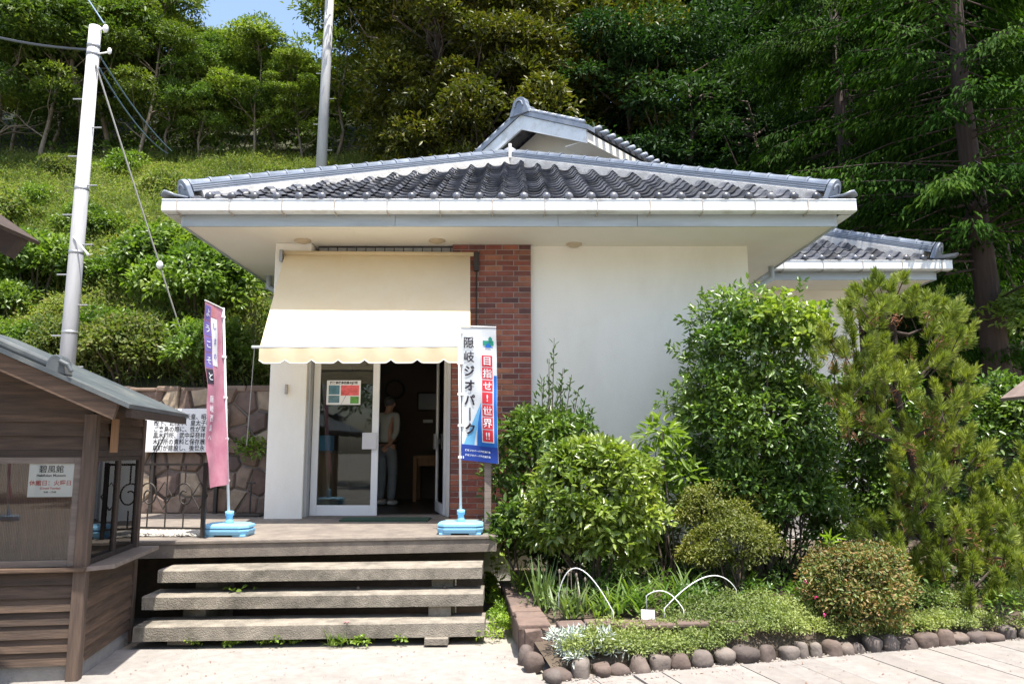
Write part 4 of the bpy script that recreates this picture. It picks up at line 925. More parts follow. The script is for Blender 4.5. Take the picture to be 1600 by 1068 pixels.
# ================================================================== BANNERS
def banner(label, base, toppx, cloth_dir, width, z0, z1, skew, design, seed):
    rt = thing('flag_banner', label, 'banner', base, 0, 'advertising flags on blue water bases')
    bx, by = base.x, base.y
    # water-filled base: octagonal slab with groove and feet
    def octa(hx, hy, c, z): return [Vector((bx + x, by + y, ZD + z)) for x, y in ((-hx + c, -hy), (hx - c, -hy), (hx, -hy + c), (hx, hy - c), (hx - c, hy), (-hx + c, hy), (-hx, hy - c), (-hx, -hy + c))]
    m_ = MB(); prof = [(.225, .165, .07, .018), (.232, .172, .07, .05), (.232, .172, .07, .066), (.215, .155, .07, .070), (.215, .155, .07, .078), (.232, .172, .07, .082), (.228, .168, .07, .108), (.19, .13, .06, .122)]
    rings = [octa(*q) for q in prof]; vs = [v for r in rings for v in r]
    fs = [(i * 8 + k, i * 8 + (k + 1) % 8, (i + 1) * 8 + (k + 1) % 8, (i + 1) * 8 + k) for i in range(len(rings) - 1) for k in range(8)] + [tuple(range(8))[::-1], tuple((len(rings) - 1) * 8 + k for k in range(8))]
    m_.add(vs, fs)
    for sx in (-1, 1): m_.box(bx + sx * .15 - .06, bx + sx * .15 + .06, by - .155, by + .155, ZD, ZD + .02)
    bs = m_.build('water_base', M['plastic_blue'], rt, bevel=.006)
    m_ = MB(); m_.lathe([(.045, .115), (.04, .14), (.032, .16), (.032, .19), (.042, .195), (.042, .235), (.03, .24)], (bx, by, ZD), 14); m_.build('socket', M['plastic_blue'], bs, True)
    tp = toppx; p0 = Vector((bx, by, ZD + .1))
    m_ = MB(); m_.tube([p0, p0.lerp(tp, .55), tp], [.014, .0125, .011], 10); m_.build('pole', M['plastic_white'], rt, True)
    ax = (tp - p0).normalized()
    def on_pole(z): t = (z - p0.z) / (tp.z - p0.z); return p0.lerp(tp, t)
    cd = Vector(cloth_dir).normalized(); nrm = Vector((cd.y, -cd.x, 0)).normalized()
    if nrm.y > 0: nrm = -nrm
    def cloth(u, v, off=0.0):      # u 0..width from pole, v 0 (bottom)..H
        H = z1 - z0; q = on_pole(z0 + v); s_ = u / width; k = 1 - v / H
        wv = .02 * math.sin(s_ * 6 + v * 2.4 + seed) * k ** .5 + .028 * math.sin(v * 6 + seed * 2) * s_ * k + .006 * math.sin(v * 17 + s_ * 4) * s_
        return q + cd * (0.02 + u * (1 + skew[1] * k)) + nrm * (wv + off) + Vector((0, 0, skew[0] * s_ + skew[2] * s_ * k))
    m_ = MB(); e_ = cloth(width, z1 - z0) + Vector((0, 0, .012)); s0 = on_pole(z1) + Vector((0, 0, .012))
    m_.tube([s0 - cd * .02, e_], .007, 6); m_.build('cross_arm', M['plastic_white'], rt)
    for k in range(5):
        v = (z1 - z0) * (0.02 + k * 0.235); m_ = MB(); q = on_pole(z0 + v); m_.obox(q + cd * .01, cd, nrm, (0, 0, 1), .03, .012, .012); m_.build('loop', M['plastic_white'], rt)
    design(rt, cloth, width, z1 - z0)
    return rt
def patch(parent, cloth, u0, u1, v0, v1, off, mat, name, nu_=8, nv_=20, shape=None):
    m_ = MB(); vs = []
    for j in range(nv_ + 1):
        for i in range(nu_ + 1):
            s_, t = i / nu_, j / nv_; u, v = u0 + (u1 - u0) * s_, v0 + (v1 - v0) * t
            if shape: u, v = shape(s_, t)
            vs.append(cloth(u, v, off))
    m_.add(vs, [(j * (nu_ + 1) + i, j * (nu_ + 1) + i + 1, (j + 1) * (nu_ + 1) + i + 1, (j + 1) * (nu_ + 1) + i) for j in range(nv_) for i in range(nu_)])
    return m_.build(name, M[mat], parent, True)
def geo_design(rt, cloth, W, H):
    c = patch(rt, cloth, 0, W, 0, H, 0, 'cl_white', 'cloth', 10, 36)
    # printed shapes lie on the cloth
    sw_ = lambda t: W * (0.97 - 0.55 * max(0, 1 - abs(t - .2) / .5) ** 1.0)
    def wave(s_, t):
        v = H * (.115 + .53 * t); lo = W * (.42 + .5 * t ** 2.2); return (lo + (W * .995 - lo) * s_, v)
    def wave2(s_, t):
        v = H * (.115 + .52 * t); lo = W * (.05 + .85 * t ** 1.1); hi = W * (.34 + .62 * t ** 1.4); return (lo + (min(hi, W) - lo) * s_, v)
    patch(c, cloth, 0, 0, 0, 0, .002, 'cl_lblue', 'print_wave', 6, 20, wave2)
    patch(c, cloth, 0, 0, 0, 0, .004, 'cl_blue', 'print_wave', 6, 20, wave)
    patch(c, cloth, 0.0, W * .995, 0.0, H * .118, .003, 'cl_navy', 'print_band', 8, 4)
    for v_ in (.075, .04): text_on('隠岐ジオパーク推進協議会', .022, lambda u, v: cloth(u, v, .006), M['cl_white'], c, (W * .44, H * v_), .0005)
    fnb = lambda u, v: cloth(u, v, .007)
    for i, ch in enumerate('隠岐ジオパ｜ク'):
        text_on(ch, .125, fnb, M['cl_black'], c, (W * .23, H * (.885 - i * .108)), (.0012 if i < 2 else .004), center=True, sx=0.95)
    patch(c, cloth, W * .565, W * .905, H * .145, H * .80, .0065, 'cl_white', 'print_border', 4, 16)
    for i, ch in enumerate('目指せ！世界‼'):
        v1_ = H * (.793 - i * .0925); patch(c, cloth, W * .59, W * .88, v1_ - H * .085, v1_, .009, 'cl_red', 'print_block', 3, 3)
        text_on('!!' if ch == '‼' else ('!' if ch == '！' else ch), .098, lambda u, v: cloth(u, v, .012), M['cl_white'], c, (W * .735, v1_ - H * .0425), .0015, center=True)
    # emblem: green hills and pine over a blue pool
    patch(c, cloth, W * .62, W * .92, H * .868, H * .905, .006, 'cl_green', 'emblem_hill', 4, 3)
    patch(c, cloth, 0, 0, 0, 0, .008, 'cl_blue', 'emblem_pool', 6, 4, lambda s_, t: (W * (.77 + (.14 - .05 * t) * (2 * s_ - 1)), H * (.852 + .034 * t * (1 - (2 * s_ - 1) ** 2))))
    patch(c, cloth, 0, 0, 0, 0, .008, 'cl_green', 'emblem_tree', 6, 6, lambda s_, t: (W * (.83 + .055 * (2 * s_ - 1) * math.sin(math.pi * (t * .9 + .05))), H * (.895 + .04 * t)))
def crimson_design(rt, cloth, W, H):
    c = patch(rt, cloth, 0, W, 0, H, 0, 'cl_pink', 'cloth', 10, 40)
    # far edge from the pole is u = W; printed column of purple cells, a white panel beside it
    for i, (ch, mt) in enumerate((('よ', 'cl_purple'), ('う', 'cl_purple'), ('こ', 'cl_purple'), ('そ', 'cl_purple'), ('と', 'cl_black'))):
        v1_ = H * (.985 - i * .088); patch(c, cloth, W * .99, W * .70, v1_ - H * .082, v1_, .003, mt, 'print_cell', 3, 3)
        text_on(ch, .085, lambda u, v: cloth(u, v, .006), M['cl_white'], c, (W * .845, v1_ - H * .041), .001, center=True, sx=-1)
    patch(c, cloth, W * .68, W * .38, H * .93, H * .985, .003, 'cl_salmon', 'print_cell', 3, 3)
    patch(c, cloth, W * .68, W * .36, H * .655, H * .925, .003, 'cl_white', 'print_panel', 3, 8)
    for i, ch in enumerate('しまの'): text_on(ch, .07, lambda u, v: cloth(u, v, .006), M['cl_purple'], c, (W * .52, H * (.88 - i * .085)), .001, center=True, sx=-1)
    for i, ch in enumerate('隠岐西島へ'): text_on(ch, .072, lambda u, v: cloth(u, v, .006), M['cl_white'], c, (W * .80, H * (.47 - i * .052)), .001, center=True, sx=-1)
ba = ground_at(357, 836, ZD); bb = ground_at(720, 833, ZD); 
flag_a = banner('faded crimson flag banner with purple column, on the terrace by the railing', ba, at(349, 481, ba.y + .02), (-0.12, -1.0, 0), 0.36, ZD + .50, at(349, 481, ba.y).z - .02, (.02, .10, -.04), crimson_design, 1.0)
banner('white and blue flag banner with red lettering blocks, before the brick pier', bb, at(717, 509, bb.y), (1.0, -0.10, 0), 0.375, at(719, 718, bb.y).z, at(717, 511, bb.y).z, (-.02, .0, -.02), geo_design, 2.4)

# ================================================================== THINGS INSIDE AND ON THE DOOR
a = at(511, 594, WY + .06); b = at(563, 632, WY + .06); PY = WY + .06
po = thing('door_poster', 'small poster with photos and red map taped inside the closed glass door', 'poster', ((a.x + b.x) / 2, PY, b.z))
m_ = MB(); m_.box(a.x, b.x, PY - .0015, PY + .0015, b.z, a.z); m_.build('sheet', M['paper'], po)
pw, ph = b.x - a.x, a.z - b.z
for (u0, u1, v0, v1, cc) in ((.06, .38, .42, .80, (.05, .12, .15)), (.06, .38, .08, .38, (.07, .13, .15)), (.42, .95, .38, .80, (.50, .08, .08)), (.70, .95, .05, .34, (.07, .20, .035))):
    m_ = MB(); m_.box(a.x + u0 * pw, a.x + u1 * pw, PY - .0032, PY - .0017, b.z + v0 * ph, b.z + v1 * ph); m_.build('picture', mk('poster_ink', cc, tuple(min(1, x * 2.2) for x in cc), 14, .6), po)
text_on('隠岐島後島西黒木御所', .036, lambda u, v: (a.x + u, PY - .0025, b.z + v), M['ink'], po, (pw / 2, ph * .895), .0015)
# wall clock
q = at(617, 608, 13.58)
ck = thing('wall_clock', 'round dark wall clock on the far wall of the room', 'clock', q)
m_ = MB(); pts = [(q.x + .16 * math.cos(i / 28 * 2 * math.pi), 13.575, q.z + .16 * math.sin(i / 28 * 2 * math.pi)) for i in range(29)]; m_.tube(pts, .022, 8); m_.build('rim', M['black_iron'], ck, True)
m_ = MB(); m_.prism([(q.x + .155 * math.cos(i / 24 * 2 * math.pi), 13.595, q.z + .155 * math.sin(i / 24 * 2 * math.pi)) for i in range(24)], (0, -.012, 0)); m_.build('dial', M['room'], ck)
m_ = MB(); m_.bar((q.x, 13.578, q.z), (q.x - .05, 13.578, q.z + .06), .004, .012, (0, 1, 0)); m_.bar((q.x, 13.576, q.z), (q.x + .03, 13.576, q.z + .10), .004, .009, (0, 1, 0)); m_.build('hand', M['ink'], ck)
# framed picture and label on the far wall
a2 = at(652, 612, 13.57); b2 = at(690, 642, 13.57)
fp = thing('framed_picture', 'dark framed picture on the room wall beside the clock', 'picture', (a2.x, 13.57, b2.z))
m_ = MB(); m_.box(a2.x, b2.x, 13.57, 13.599, b2.z, a2.z); m_.build('frame', M['dark_wood'], fp); m_ = MB(); m_.box(a2.x + .03, b2.x - .03, 13.563, 13.569, b2.z + .03, a2.z - .03); m_.build('print', plain('print_blue', (.06, .08, .12), .3), fp)
a3 = at(661, 655, 13.58); b3 = at(676, 660, 13.58)
m_ = MB(); m_.box(a3.x, b3.x, 13.585, 13.599, b3.z, a3.z); tag(m_.build('wall_label', M['paper']), 'tiny white label on the room wall under the framed picture', 'label')
# display table
q = ground_at(668, 782, ZD)
tb = thing('wooden_table', 'wooden display table inside the doorway right of the man', 'table', (q.x, q.y, ZD))
m_ = MB(); m_.box(q.x - .22, q.x + .9, q.y - .25, q.y + .35, ZD + .70, ZD + .75); m_.build('tabletop', M['bare_wood'], tb, bevel=.006)
for x in (q.x - .19, q.x + .87):
    for y in (q.y - .22, q.y + .32):
        m_ = MB(); m_.box(x - .03, x + .03, y - .03, y + .03, ZD, ZD + .699); m_.build('leg', M['bare_wood'], tb)
m_ = MB(); m_.box(q.x - .15, q.x + .83, q.y - .21, q.y - .19, ZD + .58, ZD + .698); m_.build('apron', M['bare_wood'], tb)
# counter box behind the closed leaf
m_ = MB(); q2 = ground_at(503, 795, ZD); cbx = thing('reception_desk', 'pale reception desk standing behind the closed glass door', 'desk', (q2.x, q2.y, ZD))
m_.box(q2.x - .5, q2.x + .12, q2.y - .1, q2.y + .45, ZD, ZD + .80); m_.build('cabinet', M['bare_wood'], cbx); m_ = MB(); m_.box(q2.x - .53, q2.x + .15, q2.y - .13, q2.y + .48, ZD + .801, ZD + .83); m_.build('desktop', M['grey_wood'], cbx)
m_ = MB(); m_.box(q2.x - .2, q2.x + .1, q2.y - .05, q2.y + .2, ZD + .831, ZD + 1.05); tag(m_.build('paper_box', M['cl_lblue'], bevel=.004), 'pale blue box standing on the reception desk', 'box')

# ------------------------------------------------------------------ the man in the doorway
PX = ground_at(603, 789, ZD); 
man = thing('person', 'man in pale shirt and grey trousers standing in the dark doorway', 'person', PX)
def skin(name, verts, edges, radii, mat, parent, root=0, sub=2):
    me = bpy.data.meshes.new(name); me.from_pydata([Vector(v) for v in verts], edges, [])
    o = link_mesh(name, me, mat, parent)
    md = o.modifiers.new('skin', 'SKIN'); md.use_smooth_shade = True
    sv = me.skin_vertices[0].data if me.skin_vertices else None
    if sv is None:
        bmx = bmesh.new(); bmx.from_mesh(me); bmx.verts.layers.skin.verify(); bmx.to_mesh(me); bmx.free(); sv = me.skin_vertices[0].data
    for i, r in enumerate(radii): sv[i].radius = r if isinstance(r, tuple) else (r, r)
    for i in range(len(radii)): sv[i].use_root = (i == root)
    s_ = o.modifiers.new('sub', 'SUBSURF'); s_.levels = sub; s_.render_levels = sub
    return o
# local frame: z up from the floor, faces +x / away, slightly turned
Vb = [(0, 0, .93), (0, 0, 1.10), (.01, 0, 1.30), (.01, 0, 1.40), (.03, 0, 1.475), (.05, 0, 1.54), (.06, 0, 1.60),
      (0, .17, 1.36), (-.05, .21, 1.10), (-.02, .14, .90), (.02, .11, .85),
      (0, -.17, 1.36), (-.07, -.22, 1.10), (-.10, -.12, .93), (-.12, -.06, .90),
      (0, .09, .86), (.02, .10, .48), (-.02, .10, .09), (.09, .11, .04),
      (0, -.09, .86), (.0, -.11, .48), (-.06, -.12, .09), (.05, -.13, .04)]
Eb = [(0, 1), (1, 2), (2, 3), (3, 4), (4, 5), (5, 6), (2, 7), (7, 8), (8, 9), (9, 10), (2, 11), (11, 12), (12, 13), (13, 14), (0, 15), (15, 16), (16, 17), (17, 18), (0, 19), (19, 20), (20, 21), (21, 22)]
Rb = [.12, .115, .12, .06, .05, .085, .085, .05, .042, .032, .028, .05, .042, .032, .028, .08, .055, .038, .032, .08, .055, .038, .032]
# fingers
for hb_, dirx in ((10, 1), (14, -1)):
    base = Vector(Vb[hb_])
    for k in range(5):
        sp = (k - 2) * .017; L = (.052, .075, .082, .076, .06)[k]
        i0 = len(Vb); off = Vector((.012 * (k - 2) * dirx, sp * .6, -.015))
        Vb += [tuple(base + off), tuple(base + off + Vector((.015 * dirx, sp * .3, -L * .6))), tuple(base + off + Vector((.03 * dirx, sp * .2, -L)))]
        Eb += [(hb_, i0), (i0, i0 + 1), (i0 + 1, i0 + 2)]; Rb += [.010, .009, .008]
skin('body', Vb, Eb, Rb, M['skin'], man)
Vs = [(0, 0, .90), (0, 0, 1.06), (.01, 0, 1.22), (.01, 0, 1.36), (.015, 0, 1.42), (0, .175, 1.375), (-.05, .215, 1.12), (-.035, .175, .99), (0, -.175, 1.375), (-.07, -.225, 1.12), (-.09, -.16, 1.0)]
skin('shirt', Vs, [(0, 1), (1, 2), (2, 3), (3, 4), (3, 5), (5, 6), (6, 7), (3, 8), (8, 9), (9, 10)], [(.155, .115), (.145, .105), (.16, .11), (.14, .09), .06, .06, .052, .045, .06, .052, .045], M['shirt'], man)
Vt = [(0, 0, .93), (0, 0, .86), (0, .095, .80), (.02, .105, .46), (-.02, .105, .07), (0, -.095, .80), (.0, -.115, .46), (-.055, -.125, .07)]
skin('trousers', Vt, [(0, 1), (1, 2), (2, 3), (3, 4), (1, 5), (5, 6), (6, 7)], [(.145, .11), (.15, .12), .095, .075, .065, .095, .075, .065], M['trouser'], man)
m_ = MB(); pts = [(.0 + .145 * math.cos(i / 20 * 6.2832), .175 * math.sin(i / 20 * 6.2832), .945) for i in range(21)]; m_.tube(pts, .017, 6); m_.build('belt', M['belt'], man, True, local=True)
m_ = MB(); m_.ball((.035, 0, 1.59), .098, .088, .085, 14, 8); m_.build('hair', M['hair'], man, True, local=True)
m_ = MB(); m_.ball((.145, 0, 1.55), .022, .015, .022, 8, 6); 
for s_ in (-1, 1): m_.ball((.05, s_ * .088, 1.55), .022, .012, .032, 8, 6)
m_.build('nose_and_ears', M['skin'], man, True, local=True)
m_ = MB()
for s_ in (-1, 1): m_.ball((.132, s_ * .033, 1.575), .010, .013, .008, 8, 6)
m_.box(.126, .137, -.025, .025, 1.502, 1.508); m_.build('eyes_and_mouth', M['ink'], man, True, local=True)
for s_, x in ((.105, .04), (-.125, 0.0)):
    m_ = MB(); m_.ball((x, s_, .045), .135, .05, .045, 12, 8); m_.build('shoe', M['shoe'], man, True, local=True)
man.rotation_euler = (0, 0, math.radians(62)); WORLD[man.name] = Matrix.Translation(PX) @ Matrix.Rotation(math.radians(62), 4, 'Z')

# ================================================================== TICKET KIOSK
KA = math.radians(9.15); KO = Vector((-3.15, 5.85, 0))
kio = thing('ticket_kiosk', 'dark weathered wooden ticket kiosk with windows at the left edge', 'kiosk', KO, KA)
KW, KD = 2.2, 1.2; ZSill, ZWin, ZTop = 0.80, 1.60, 1.92
def kb(name, mat, *box, bevel=.004, parent=None):
    m_ = MB(); m_.box(*box); return m_.build(name, mat, parent or kio, bevel=bevel, local=True)
m_ = MB(); m_.box(-KW, -.01, .02, KD - .01, -.02, .105); m_.build('concrete_base', M['path'], kio, local=True)
m_ = MB(); m_.box(-KW + .02, -.03, .04, .05, .1, ZSill - .02); m_.box(-.05, -.04, .04, KD - .03, .1, ZSill - .02); m_.box(-KW + .02, -.03, KD - .04, KD - .03, .1, ZTop); m_.box(-KW + .02, -.03, .04, KD - .04, ZTop - .02, ZTop)
m_.build('lining', M['dark_wood'], kio, local=True)
rng = random.Random(9)
nb = 7; bh_ = (ZSill - .03 - .11) / nb
for i in range(nb):      # clapboards below the windows, both faces
    z0 = .11 + i * bh_; t = rng.uniform(-.003, .003)
    m_ = MB(); m_.prism([(-KW, .0 + t - .012, z0), (-KW, .03, z0), (-KW, .03, z0 + bh_ + .01), (-KW, .012 + t, z0 + bh_ + .01)], (KW - .03, 0, 0)); m_.build('board', M['board'], kio, local=True)
    m_ = MB(); m_.prism([(.0 + t + .006, .03, z0), (-.03, .03, z0), (-.03, .03, z0 + bh_ + .01), (-.018 + t, .03, z0 + bh_ + .01)], (0, KD - .06, 0)); m_.build('board', M['board_y'], kio, local=True)
for i in range(3):       # boards above the windows
    z0 = ZWin + .05 + i * .105
    m_ = MB(); m_.prism([(-KW, -.008, z0), (-KW, .03, z0), (-KW, .03, z0 + .115), (-KW, .012, z0 + .115)], (KW - .03, 0, 0)); m_.build('board', M['board'], kio, local=True)
    m_ = MB(); m_.prism([(.004, .03, z0), (-.03, .03, z0), (-.03, .03, z0 + .115), (-.018, .03, z0 + .115)], (0, KD - .06, 0)); m_.build('board', M['board_y'], kio, local=True)
kb('corner_post', M['post_wood'], -.075, .012, -.03, .055, .0, ZTop)
kb('corner_post', M['post_wood'], -.06, .012, KD - .06, KD + .01, .0, ZTop)
kb('bare_panel', M['bare_wood'], .006, .012, .30, .48, ZWin + .03, ZWin + .30)
kb('sill', M['board'], -KW, .015, -.07, .03, ZSill - .03, ZSill)
m_ = MB(); m_.prism([(-.02, -.05, ZSill - .035), (.17, .10, ZSill - .035), (.17, KD + .05, ZSill - .035), (-.02, KD + .05, ZSill - .035)], (0, 0, .034)); m_.build('counter', M['grey_wood'], kio, bevel=.005, local=True)
kb('lintel', M['dark_wood'], -KW, -.075, -.015, .03, ZWin, ZWin + .05); kb('lintel', M['dark_wood'], -.03, .008, .055, KD - .06, ZWin, ZWin + .05)
def kwin(x0, x1, y0, y1, z0, z1, axis):
    """framed pane; axis 'x' lies along x, 'y' along y"""
    t = .048 if axis == 'x' else .035; m_ = MB()
    if axis == 'x':
        for b_ in ((x0, x0 + t, z0, z1), (x1 - t, x1, z0, z1), (x0 + t, x1 - t, z0, z0 + t), (x0 + t, x1 - t, z1 - t, z1)): m_.box(b_[0], b_[1], y0, y1, b_[2], b_[3])
        f_ = m_.build('window_frame', M['grey_wood'], kio, bevel=.003, local=True); m_ = MB(); m_.box(x0 + t, x1 - t, (y0 + y1) / 2 - .002, (y0 + y1) / 2 + .002, z0 + t, z1 - t)
    else:
        for b_ in ((y0, y0 + t, z0, z1), (y1 - t, y1, z0, z1), (y0 + t, y1 - t, z0, z0 + t), (y0 + t, y1 - t, z1 - t, z1)): m_.box(x0, x1, b_[0], b_[1], b_[2], b_[3])
        f_ = m_.build('window_frame', M['dark_wood'], kio, bevel=.003, local=True); m_ = MB(); m_.box((x0 + x1) / 2 - .002, (x0 + x1) / 2 + .002, y0 + t, y1 - t, z0 + t, z1 - t)
    m_.build('pane', M['kglass'], f_, local=True)
kwin(-.70, -.08, -.012, .03, ZSill + .002, ZWin - .002, 'x'); kwin(-1.34, -.705, -.010, .03, ZSill + .002, ZWin - .002, 'x')
kwin(-.035, .0, .06, .60, ZSill + .002, ZWin - .002, 'y'); kwin(-.033, -.002, .605, 1.135, ZSill + .002, ZWin - .002, 'y')
bl = MB()
for i in range(170):      # reed blind close behind the window
    x = -KW + .08 + i * .0119; bl.box(x, x + .008, .30, .304, ZSill, ZWin)
bl.build('slat_blind', wood('blind', (.27, .125, .08), (.15, .07, .045), 2, rnd=.1), kio, local=True)
KM = WORLD[kio.name]
def kpt(u, v, y=-.0): return KM @ Vector((u, y, v))
kp = thing('price_notice', 'white paper notice with red and black lettering in the kiosk window', 'notice', kpt(-.30, 1.2))
m_ = MB(); m_.box(-.445, -.135, .0105, .0125, 1.305, 1.555); o = MB(); o.add([KM @ Vector(v) for v in m_.v], m_.f); o.build('sheet', M['paper'], kp)
kf = lambda u, v: KM @ Vector((u, .0085, v))
for t, s_, v, mt in (('碧風館', .058, 1.505, 'ink'), ('Hekifukan Museum', .026, 1.462, 'ink'), ('休館日：火曜日', .042, 1.405, 'ink_red'), ('(Closed Tuesday)', .020, 1.368, 'ink_red'), ('9:00 - 17:00', .018, 1.34, 'ink')):
    text_on(t, s_, kf, M[mt], kp, (-.29, v), .0006)
pl = thing('leaflet', 'colourful leaflet poster standing in the kiosk side window', 'poster', kpt(-.05, 1.0, .8))
def kbox_world(parent, name, mat, *b_):
    m_ = MB(); m_.box(*b_); o = MB(); o.add([KM @ Vector(v) for v in m_.v], m_.f); return o.build(name, mat, parent)
kbox_world(pl, 'sheet', M['paper'], -.050, -.046, .66, .86, ZSill + .06, ZSill + .55)
kbox_world(pl, 'picture', mk('leaflet_ink', (.06, .09, .16), (.32, .25, .08), 18, .6), -.0455, -.044, .68, .84, ZSill + .22, ZSill + .50)
kbox_world(pl, 'picture', mk('leaflet_ink2', (.10, .18, .05), (.3, .3, .1), 25, .6), -.0455, -.044, .68, .84, ZSill + .09, ZSill + .19)
lf2 = thing('paper_sheet', 'plain pale paper sheet behind the kiosk side window beside the leaflet', 'paper', kpt(-.05, 1.0, 1.0))
kbox_world(lf2, 'sheet', M['cl_lblue'], -.050, -.046, .90, 1.06, ZSill + .06, ZSill + .42)
# roof: sloping sheet with bargeboard, verge cap and small end tile
RS = 0.44; ox = .35; fy = -.42; by_ = KD + .03; ze = 1.945
m_ = MB()
def rz(x): return ze + (ox - x) * RS
rx0 = -1.15
m_.prism([(ox, fy, rz(ox)), (rx0, fy, rz(rx0)), (rx0, fy, rz(rx0) + .035), (ox + .01, fy, rz(ox) + .03)], (0, by_ - fy, 0))
m_.prism([(rx0, fy, rz(rx0)), (rx0 - 1.6, fy, rz(rx0) - 1.6 * RS), (rx0 - 1.6, fy, rz(rx0) - 1.6 * RS + .035), (rx0, fy, rz(rx0) + .036)], (0, by_ - fy, 0))
m_.build('roof', M['copper_roof'], kio, local=True)
m_ = MB(); x1 = ox - .08; m_.prism([(x1, fy + .03, rz(x1) - .005), (rx0, fy + .03, rz(rx0) - .005), (rx0, fy + .03, rz(rx0) - .13), (x1 - .03, fy + .03, rz(x1) - .115)], (0, .045, 0)); m_.build('bargeboard', M['board'], kio, local=True)
m_ = MB(); m_.prism([(ox - .04, fy + .08, rz(ox) - .06), (ox - .0, fy + .08, rz(ox) - .06), (ox - .0, fy + .08, rz(ox) - .003), (ox - .04, fy + .08, rz(ox) + .012)], (0, by_ - fy - .1, 0)); m_.build('eave_fascia', M['dark_wood'], kio, local=True)
for k in range(4):
    y = fy + .16 + k * .37; m_ = MB(); m_.prism([(ox - .05, y, rz(ox - .05) - .004), (-.3, y, rz(-.3) - .004), (-.3, y, rz(-.3) - .07), (ox - .05, y, rz(ox - .05) - .07)], (0, .05, 0)); m_.build('rafter', M['dark_wood'], kio, local=True)
m_ = MB(); m_.prism([(-.0, fy + .08, ZTop - .02), (-KW, fy + .5, ZTop - .02), (-KW, fy + .5, rz(-.9)), (rx0, .0, rz(rx0) - .02), (-.0, .0, rz(0) - .02)], (0, .02, 0))
m_ = MB(); m_.prism([(-.02, .0, ZTop - .01), (-KW, .0, ZTop - .01), (rx0, .0, rz(rx0) - .02), (-.02, .0, rz(-.02) - .012)], (0, .03, 0)); m_.build('gable_board', M['board'], kio, local=True)
xe = -.18
m_ = MB(); m_.prism([(xe, fy + .02, rz(xe) + .032), (rx0, fy + .02, rz(rx0) + .032), (rx0, fy + .02, rz(rx0) + .10), (xe, fy + .02, rz(xe) + .10)], (0, .12, 0)); m_.build('verge_cap', M['copper_roof'], kio, bevel=.02, local=True)
m_ = MB(); pts = [(xe + .02 + .06 * math.cos(a_), fy + .005, rz(xe) + .06 + .085 * math.sin(a_)) for a_ in [i / 12 * math.pi for i in range(13)]]
m_.prism([(xe + .09, fy + .005, rz(xe) + .0)] + pts + [(xe - .06, fy + .005, rz(xe) + .03)], (0, .15, 0)); m_.tube([(xe + .05, fy - .005, rz(xe) + .10), (xe + .11, fy - .005, rz(xe) + .07), (xe + .14, fy - .005, rz(xe) + .02)], .018, 6); m_.build('verge_end', M['copper_roof'], kio, bevel=.01, local=True)

# dark eave of a taller shelter reaching in at the left edge
SP = at(30, 384, 4.9)
sh = thing('timber_shelter', 'dark timber eave of a shelter reaching in at the left edge', 'shelter', (-4.6, 4.9, 0))
dsl = Vector((0.83, 0, -0.56)).normalized(); upv = Vector((0.56, 0, 0.83)).normalized()
m_ = MB(); m_.obox(SP - dsl * 0.9 - upv * .02, dsl, (0, 1, 0), upv, .9, .05, .075); m_.build('rafter', M['dark_wood'], sh, bevel=.005)
m_ = MB(); m_.obox(SP - dsl * 0.9 + upv * .07 + Vector((0, -.5, 0)), dsl, (0, 1, 0), upv, .92, .62, .012); m_.build('roof_board', M['dark_wood'], sh)
m_ = MB(); m_.box(-4.68, -4.55, 4.84, 4.96, 0, 3.9); m_.build('post', M['dark_wood'], sh)

# little gabled board roof at the right edge
RP = at(1612, 578, 8.4)
nbd = thing('notice_board_roof', 'small wooden gabled roof of a notice board at the right edge', 'notice board', (RP.x + .9, 8.4, 0))
rl_ = RP + Vector((0.28, 0, .10)); 
for sg in (-1, 1):
    m_ = MB(); q0 = RP + Vector((.45, -.35, .22)); q1 = q0 + Vector((sg * .78, 0, -.56)); m_.prism([q0, q1, q1 + Vector((0, 0, .035)), q0 + Vector((0, 0, .035))], (0, .42, 0)); m_.build('roof_plane', mk('pale_sheet', (.26, .20, .18), (.18, .135, .12), 9, .5, stain=(.08, .06, .05), stain_scale=4), nbd)
    m_ = MB(); q0 = q0 + Vector((0, -.02, -.004)); q1 = q1 + Vector((0, -.02, -.004)); m_.prism([q0 + Vector((0, 0, .03)), q1 + Vector((0, 0, .03)), q1 - Vector((0, 0, .085)), q0 - Vector((0, 0, .105))], (0, .03, 0)); m_.build('bargeboard', M['post_wood'], nbd)
m_ = MB(); m_.box(RP.x - .1, RP.x + 1.0, 8.25, 8.33, RP.z - .33, RP.z - .22); m_.build('tie_beam', M['bare_wood'], nbd)
for x in (RP.x + .05, RP.x + .85): 
    m_ = MB(); m_.box(x - .04, x + .04, 8.36, 8.44, 0, RP.z + .05 - abs(x - RP.x - .45) * .3); m_.build('post', M['grey_wood'], nbd)
m_ = MB(); m_.box(RP.x + .1, RP.x + .8, 8.38, 8.41, .9, RP.z - .35); m_.build('board', M['grey_wood'], nbd)

